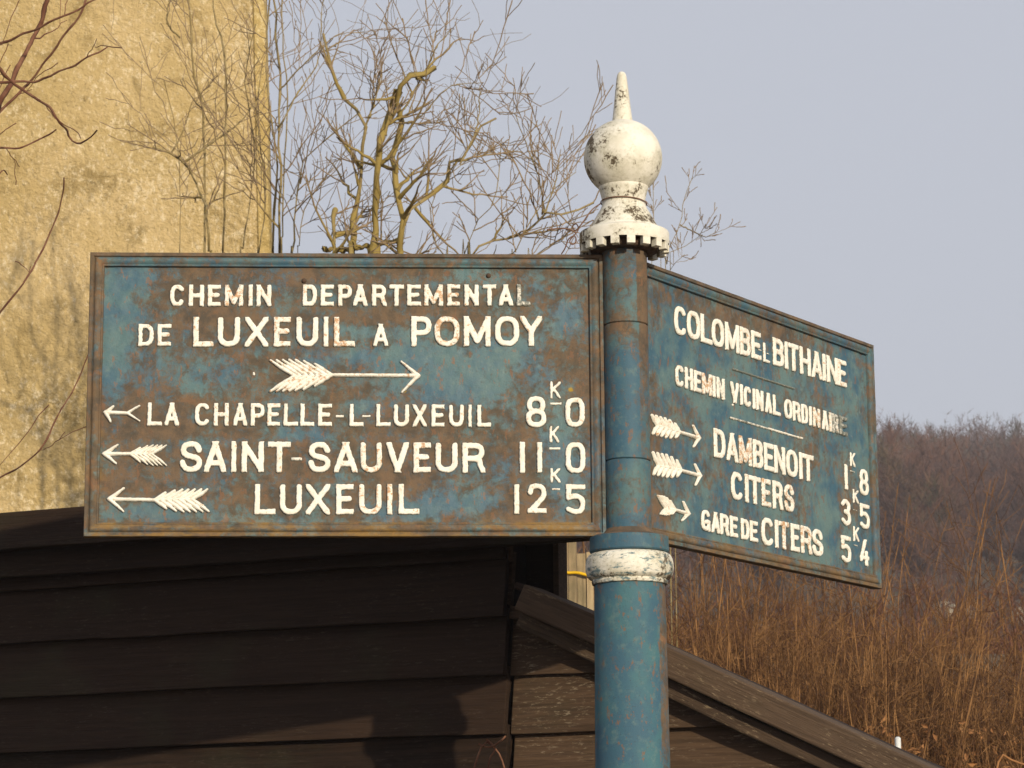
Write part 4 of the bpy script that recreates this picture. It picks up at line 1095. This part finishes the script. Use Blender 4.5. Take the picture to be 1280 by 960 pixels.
shrub('bare_shrub', 'bare shrub with a forked mossy stem standing before the ochre wall', 'shrub', 4.9, [
    ([(262.5, 330), (259, 281), (255, 255), (244, 225), (229, 202), (214, 193), (191, 184)], .0120, .0035),
    ([(279, 330), (281, 225), (283, 112), (277, 45), (268, 22), (266, -40)], .0070, .0030),
    ([(256, 300), (255, 150), (247, 112), (240, 75), (238, 22), (236, -40)], .0065, .0030),
    ([(224, 330), (225, 225), (217, 150), (205, 100)], .0032, .0014),
    ([(229, 204), (262, 180), (300, 152), (330, 112)], .0045, .0014, 0, 1),
    ([(225, 47), (210, 30), (210, 8), (216, -10)], .0035, .0020, 0, 1),
    ([(214, 193), (230, 160), (240, 128)], .0030, .0012, 0, 1),
    ([(300, 330), (312, 250), (318, 180), (306, 100), (320, 30)], .0055, .0018),
    ([(322, 330), (332, 240), (322, 150), (328, 80)], .0050, .0016),
], dict(m1=6, m2=4, m3=0, curl=.08, l2=(.04, .18), r=(.5, .0014), l1=(.12, .45), t1=(.2, 1.0)), seed=29, knob=.5)
shrub('bare_shrub', 'low spreading bare shrub with a yellow bough between plaque and finial', 'shrub', 4.3, [
    ([(585, 330), (592, 314), (611, 302), (643, 298), (667, 284), (681, 267), (709, 268), (742, 253)], .0100, .0028),
    ([(578, 325), (597, 277), (620, 244), (627, 173)], .0045, .0012),
    ([(681, 267), (674, 225), (660, 187), (643, 141)], .0032, .0012, 0, 1),
    ([(681, 267), (695, 225), (700, 192)], .0030, .0010, 0, 1),
    ([(640, 330), (655, 290), (690, 240), (720, 215)], .0040, .0012),
    ([(560, 330), (540, 290), (545, 240), (600, 190), (640, 200)], .0042, .0012),
    ([(660, 330), (680, 310), (705, 300), (722, 270)], .0040, .0012),
], dict(m1=9, m2=4, m3=0, l1=(.08, .28), l2=(.03, .12), t1=(.15, 1.0), curl=.10, r=(.6, .0019)), seed=41, knob=.4)
shrub('bare_shrub', 'small bare shrub tip showing just right of the white finial', 'shrub', 4.1, [
    ([(832, 340), (836, 312), (850, 281), (854, 253), (866, 220)], .0032, .0011),
    ([(850, 281), (868, 290), (882, 296), (896, 290)], .0022, .0009, 0, 1),
    ([(826, 320), (845, 312), (870, 300), (882, 280)], .0024, .0009),
    ([(815, 340), (817, 280), (816, 225)], .0022, .0009),
    ([(838, 340), (846, 325), (856, 318)], .0022, .0009),
], dict(m1=7, m2=2, m3=0, l1=(.02, .08), l2=(.015, .05), t1=(.4, 1.0)), seed=53, knob=.2)
# tree beyond the left edge of the picture, its twigs reaching in front of the house wall
shrub('bare_tree', 'dark reddish twigs reaching in from the left across the ochre wall', 'tree', 1.6, [
    ([(-330, 700), (-320, 300), (-300, 60), (-280, -300)], .045, .03),
    ([(-318, 250), (-150, 110), (-40, 66), (0, 88), (25, 110), (50, 127), (68, 141), (71, 154), (84, 166), (89, 177), (107, 178), (121, 163)], .0065, .0018, 0, 1),
    ([(-318, 260), (-100, 200), (-20, 150), (0, 128), (30, 72), (48, 32), (66, -14)], .0090, .0050, .5, 1),
    ([(-300, 60), (-100, 80), (-10, 58), (40, 38), (80, 20), (132, -6)], .0055, .0022, .4, 1),
    ([(-310, 200), (-100, 100), (-10, 102), (32, 103), (75, 90), (110, 72), (134, 59)], .0055, .0018, .3, 1),
    ([(-318, 400), (-100, 210), (-10, 186), (22, 185), (45, 176), (70, 162)], .0048, .0020, .3, 1),
    ([(-325, 600), (-60, 450), (0, 389), (30, 352), (43, 330), (60, 295), (75, 260), (80, 222)], .0034, .0016, .1, 1),
    ([(-325, 700), (-60, 625), (0, 597), (30, 580), (55, 555), (75, 515), (95, 480), (112, 440)], .0030, .0014, .1, 1),
    ([(-300, 200), (-60, 210), (0, 140), (30, 110), (70, 60), (100, 16), (110, -10)], .0045, .0025, .6, 1),
    ([(-100, 60), (-20, 215), (3, 213), (9, 218)], .0025, .0012, .1, 1),
], dict(m1=2, m2=1, m3=0, l1=(.04, .16), t1=(.4, .97), r=(.5, .0009)), seed=67, knob=.25, mats=('bark_r', 'bark_r'))
# dry stems before the shed boards
P = [catmull([at(585, 985, .55), at(604, 930, .60), at(621, 938, .62), at(631, 962, .6), at(636, 1000, .6)], 14), catmull([at(598, 930, .6), at(612, 934, .6), at(626, 926, .58), at(632, 920, .58)], 14),
     catmull([at(604, 1010, .6), at(612, 950, .6), at(620, 936, .6), at(608, 924, .6)], 14)]
P.append(catmull([P[0][0], P[0][0] + np.array([-.03, -.02, -.9]), np.array([P[0][0][0] - .02, .5, 0.0])], 14))
V, Q, T = tube_np(P, np.full((4, 14), .0018), 5)
tag(mesh_np('dry_stem', V, Q, MT['bark_r'], None, True, {'thick': T}), 'thin reddish dry stem climbing in front of the lowest shed boards', 'plant')

# ================================================================ hedge of shoots
def hedge(name, label, n, x0, x1, y0, y1, hfun, mat, leafmat, nl, rad, seed, lean=.10, arch=0.0):
    rg = np.random.default_rng(seed)
    bx = x0 + (x1 - x0) * rg.random(n); by = y0 + (y1 - y0) * rg.random(n)
    bz = terr(bx, by) - .03
    H = hfun(bx, by, rg)
    K = 9; s = np.linspace(0, 1, K)
    ln = rg.normal(size=(n, 2)) * lean
    P = np.zeros((n, K, 3))
    P[..., 0] = bx[:, None] + H[:, None] * (ln[:, :1] * s + rg.normal(size=(n, 1)) * arch * s ** 2)
    P[..., 1] = by[:, None] + H[:, None] * (ln[:, 1:] * s + rg.normal(size=(n, 1)) * arch * .5 * s ** 2)
    P[..., 2] = bz[:, None] + H[:, None] * (s - (arch * .8) * s ** 3)
    P[:, 1:, :2] += rg.normal(size=(n, K - 1, 2)) * .012
    r0 = rad * (0.45 + 1.1 * rg.random(n))
    Rd = r0[:, None] * (1 - .72 * s)
    P1, R1_ = grow(P, Rd, 7, .40, .98, .05, .26, .75, .6, .2, .6, .0012, 5, .2, .05, rg)
    P2, R2_ = grow(P1, R1_, 3, .2, .95, .05, .20, .9, .5, .05, .7, .0009, 4, .25, .05, rg)
    V, Q, T = join_np([tube_np(P, Rd, 4), tube_np(P1, R1_, 3), tube_np(P2, R2_, 3)])
    root = empty(name, (float((x0 + x1) / 2), float((y0 + y1) / 2), 0)); off = np.array(root.location)
    tag(root, label, 'hedge')
    tag(mesh_np('shoots', V - off, Q, MT[mat], root, True, {'thick': T}), kind='stuff')
    # dead leaves still hanging on
    A = P1.reshape(-1, 3); pick = A[rg.integers(0, len(A), nl)] + rg.normal(size=(nl, 3)) * .012
    lz = pick[:, 2]; keep = lz < np.quantile(lz, .86); pick = pick[keep]; m = len(pick)
    a = rg.normal(size=(m, 3)); a /= np.linalg.norm(a, axis=1, keepdims=True)
    c = np.cross(a, rg.normal(size=(m, 3))); c /= np.linalg.norm(c, axis=1, keepdims=True)
    nn = np.cross(a, c); ls = (.008 + .012 * rg.random((m, 1)))
    V = np.stack([pick - a * ls, pick + c * ls * .5 + nn * ls * .3, pick + a * ls, pick - c * ls * .5 + nn * ls * .3], axis=1).reshape(-1, 3)
    Q = np.arange(4 * m).reshape(m, 4)
    tag(mesh_np('leaves', V - off, Q, MT[leafmat], root, False), kind='stuff')

def h_front(bx, by, rg):
    D = by + DIST
    top = 2.27 + np.where(bx < .80, .22, .06) + .10 * vnoise(bx * 3, by * 0 + 3) + np.where(rg.random(len(bx)) < .22, rg.random(len(bx)) ** 1.2 * .62, 0) - np.where(bx > 0.85, .16, 0)
    return (top - 1.6) * D / 8.5 + 1.6
hedge('hedge', 'brown leafless hedge of upright shoots with scattered dead leaves, right of the post', 3400, .02, 3.6, 4.0, 5.7, h_front, 'shoot', 'leaf', 42000, .0040, 5, .13, .03)
hedge('bramble_thicket', 'darker reddish thicket on the bank behind the brown hedge', 4200, -1.0, 10.0, 7.5, 18.5, lambda bx, by, rg: np.where(by > 13, .30, .95) + .6 * rg.random(len(bx)) ** 1.5, 'bramble', 'leaf', 6000, .006, 9, .22, .25)
hedge('scrub', 'low dark scrub covering the bank between thicket and hillside wood', 5200, -8, 28, 27.0, 72.0, lambda bx, by, rg: .7 + .9 * rg.random(len(bx)), 'bramble', 'leaf', 3000, .016, 19, .3, .3)
# single stems at the lower right
P = [catmull([at(1238, 1010, 2.2), at(1250, 947, 2.2), at(1268, 952, 2.2), at(1300, 962, 2.2), at(1330, 975, 2.2)], 14)]
P.append(catmull([np.array([P[0][0][0], 2.2, 0]), P[0][0] * .5 + np.array([P[0][0][0], 2.2, 0]) * .5 + np.array([.03, 0, 0]), P[0][0]], 14))
V, Q, T = tube_np(P, np.full((2, 14), .0028), 6)
tag(mesh_np('orange_stem', V, Q, MT['leaf'], None, True), 'bright orange bent stem at the lower right edge before the hedge', 'plant')
p0 = at(1122, 921, 3.3)
b = MB(); zt = float(p0[2])
b.lathe([(.010, -.1), (.010, zt - .08), (.0085, zt - .08), (.0085, zt - .004), (.004, zt), (.0002, zt)], 12)
tag(b.build('stake', MT['stake'], None, auto=40, loc=(p0[0], p0[1], 0)), 'thin white stake at the foot of the hedge beside the shed roof', 'stake')
# pale rocks
def rock(px, py, w_, h_, label, seed):
    p = ground_hit(px, py + 6)
    D = np.linalg.norm(p - CAM); sx_, sz_ = w_ * D / F / 2, h_ * D / F / 2
    n1, n2 = 14, 9; V = []; 
    for i in range(n2 + 1):
        th = math.pi * i / n2
        for j in range(n1):
            ph = 2 * math.pi * j / n1
            v = np.array([math.sin(th) * math.cos(ph), math.sin(th) * math.sin(ph), math.cos(th)])
            v = np.sign(v) * np.abs(v) ** .75
            q = 1 + .28 * (float(vnoise(np.array(v[0] * 2 + seed), np.array(v[1] * 2 + v[2] * 1.7 + seed))) - .5) * 2
            V.append((v[0] * sx_ * q, v[1] * sx_ * .8 * q, v[2] * sz_ * q * 1.2))
    Fs = [(i * n1 + j, i * n1 + (j + 1) % n1, (i + 1) * n1 + (j + 1) % n1, (i + 1) * n1 + j) for i in range(n2) for j in range(n1)]
    b = MB(); b.add(V, Fs)
    return tag(b.build('rock', MT['rock'], None, loc=(p[0], p[1], p[2] + sz_ * .5), auto=40), label, 'rock', 'pale rocks on the bank')
rock(1181, 768, 34, 26, 'pale rock on the bank, leftmost of the three', 1.3)
rock(1214, 768, 22, 24, 'small pale rock on the bank between the two wider ones', 5.1)
rock(1280, 770, 34, 22, 'pale rock on the bank at the right edge of the picture', 8.9)

# ================================================================ the hillside wood
def wood_tree(seed, h):
    """verts, quads, radii of a bare tree of height h with its fuzz of twigs"""
    rg = np.random.default_rng(seed)
    K = 8; s = np.linspace(0, 1, K)
    T0 = np.zeros((1, K, 3)); T0[0, :, 2] = s * h * .9; T0[0, :, :2] = np.cumsum(rg.normal(size=(K, 2)) * .05, axis=0)
    R0 = (.13 * (1 - .85 * s))[None]
    L1, RL1 = grow(T0, R0, 16, .25, 1.0, h * .22, h * .46, .85, .45, .35, .5, .012, 6, .18, .04, rg)
    L2, RL2 = grow(L1, RL1, 7, .25, 1.0, h * .09, h * .22, .8, .5, .25, .6, .008, 5, .15, .05, rg)
    # twigs: thin flat slivers
    n = 1800
    A = L2.reshape(-1, 3); b0 = A[rg.integers(0, len(A), n)]
    c0 = b0 - np.array([0, 0, h * .35]); c0 /= np.linalg.norm(c0, axis=1, keepdims=True)
    d = rg.normal(size=(n, 3)) * .55 + c0 * .6 + np.array([0, 0, .35]); d /= np.linalg.norm(d, axis=1, keepdims=True)
    ln = .3 + .6 * rg.random((n, 1))
    sd_ = np.cross(d, rg.normal(size=(n, 3))); sd_ /= np.linalg.norm(sd_, axis=1, keepdims=True)
    w_ = .014 + .018 * rg.random((n, 1))
    tv = np.stack([b0 - sd_ * w_, b0 + sd_ * w_, b0 + d * ln + sd_ * w_ * .3, b0 + d * ln - sd_ * w_ * .3], axis=1).reshape(-1, 3)
    tq = np.arange(4 * n).reshape(n, 4)
    lim = join_np([tube_np(L1, RL1, 4), tube_np(L2, RL2, 3), (tv, tq, np.full(4 * n, .01))])
    tru = tube_np(T0, R0, 7)
    k_ = h / max(lim[0][:, 2].max(), 1)
    return (tru[0] * k_, tru[1], tru[2]), (lim[0] * k_, lim[1], lim[2])
kinds = [wood_tree(900 + k, 8.0) for k in range(7)]
merged = [join_np([t, l]) for t, l in kinds]
rg = np.random.default_rng(77)
VV, QQ, nv = [], [], 0
gxs = np.arange(-12, 60, 3.2); gys = np.arange(70, 200, 3.7)
cnt = 0
for gy_ in gys:
    for gx_ in gxs:
        x, y = gx_ + rg.uniform(-1.7, 1.7), gy_ + rg.uniform(-2, 2)
        D = y + DIST
        pxx = 640 + F * ((x / D) - math.tan(YAW) ) 
        if pxx < 640 or pxx > 1520: continue
        z = float(terr(x, y)); lim_h = 1.6 + .191 * D - z - .2
        h = min(lim_h, 9.0) * rg.uniform(.72, 1.0)
        if h < 3.5: continue
        V, Q, T = merged[rg.integers(0, 7)]
        a = rg.uniform(0, 6.28); c_, s_ = math.cos(a), math.sin(a); k = h / 8.0; kw = k * rg.uniform(.85, 1.15)
        W = np.stack([(V[:, 0] * c_ - V[:, 1] * s_) * kw + x, (V[:, 0] * s_ + V[:, 1] * c_) * kw + y, V[:, 2] * k + z - .1], axis=1)
        VV.append(W.astype(np.float32)); QQ.append(Q + nv); nv += len(W); cnt += 1
tag(mesh_np('wood', np.concatenate(VV), np.concatenate(QQ), MT['wood']), 'leafless reddish brown wood covering the far hillside', 'wood', kind='stuff')
print('wood trees', cnt, 'verts', nv)
def far_tree(px, pytop, D, kind, label, wide=1.0):
    d = ray(px, pytop); t = (D - DIST + DIST) / d[1]; p = CAM + d * t
    x, y = float(p[0]), float(p[1]); z = float(terr(x, y)); h = float(p[2]) - z
    root = empty('bare_tree', (x, y, z)); tag(root, label, 'tree')
    (tv, tq, _), (lv, lq, _) = kinds[kind]
    k = h / 8.0
    mesh_np('trunk', tv * [k * wide, k * wide, k], tq, MT['wood'], root)
    mesh_np('crown', lv * [k * wide, k * wide, k], lq, MT['wood'], root)
far_tree(1275, 496, 150, 1, 'tallest bare tree on the hill skyline, at the right edge of the picture', 1.1)
far_tree(1196, 511, 152, 3, 'bare round crowned tree standing proud of the hill skyline right of the plaque')
far_tree(1142, 512, 156, 5, 'small bare tree on the hill skyline nearest to the right plaque')

# ================================================================ haze
HAZE = 0.0016
hb = MB(); hb.box(-430, 470, -62, 905, -1.6, 46.0)
hm = bpy.data.materials.new('haze_air'); hm.use_nodes = True
hm.node_tree.nodes.clear()
pv = hm.node_tree.nodes.new('ShaderNodeVolumePrincipled'); ho = hm.node_tree.nodes.new('ShaderNodeOutputMaterial')
pv.inputs['Color'].default_value = (0.86, 0.88, 0.95, 1); pv.inputs['Density'].default_value = HAZE; pv.inputs['Anisotropy'].default_value = 0.2
hm.node_tree.links.new(pv.outputs[0], ho.inputs['Volume'])
hz = hb.build('haze', hm)
tag(hz, kind='stuff')
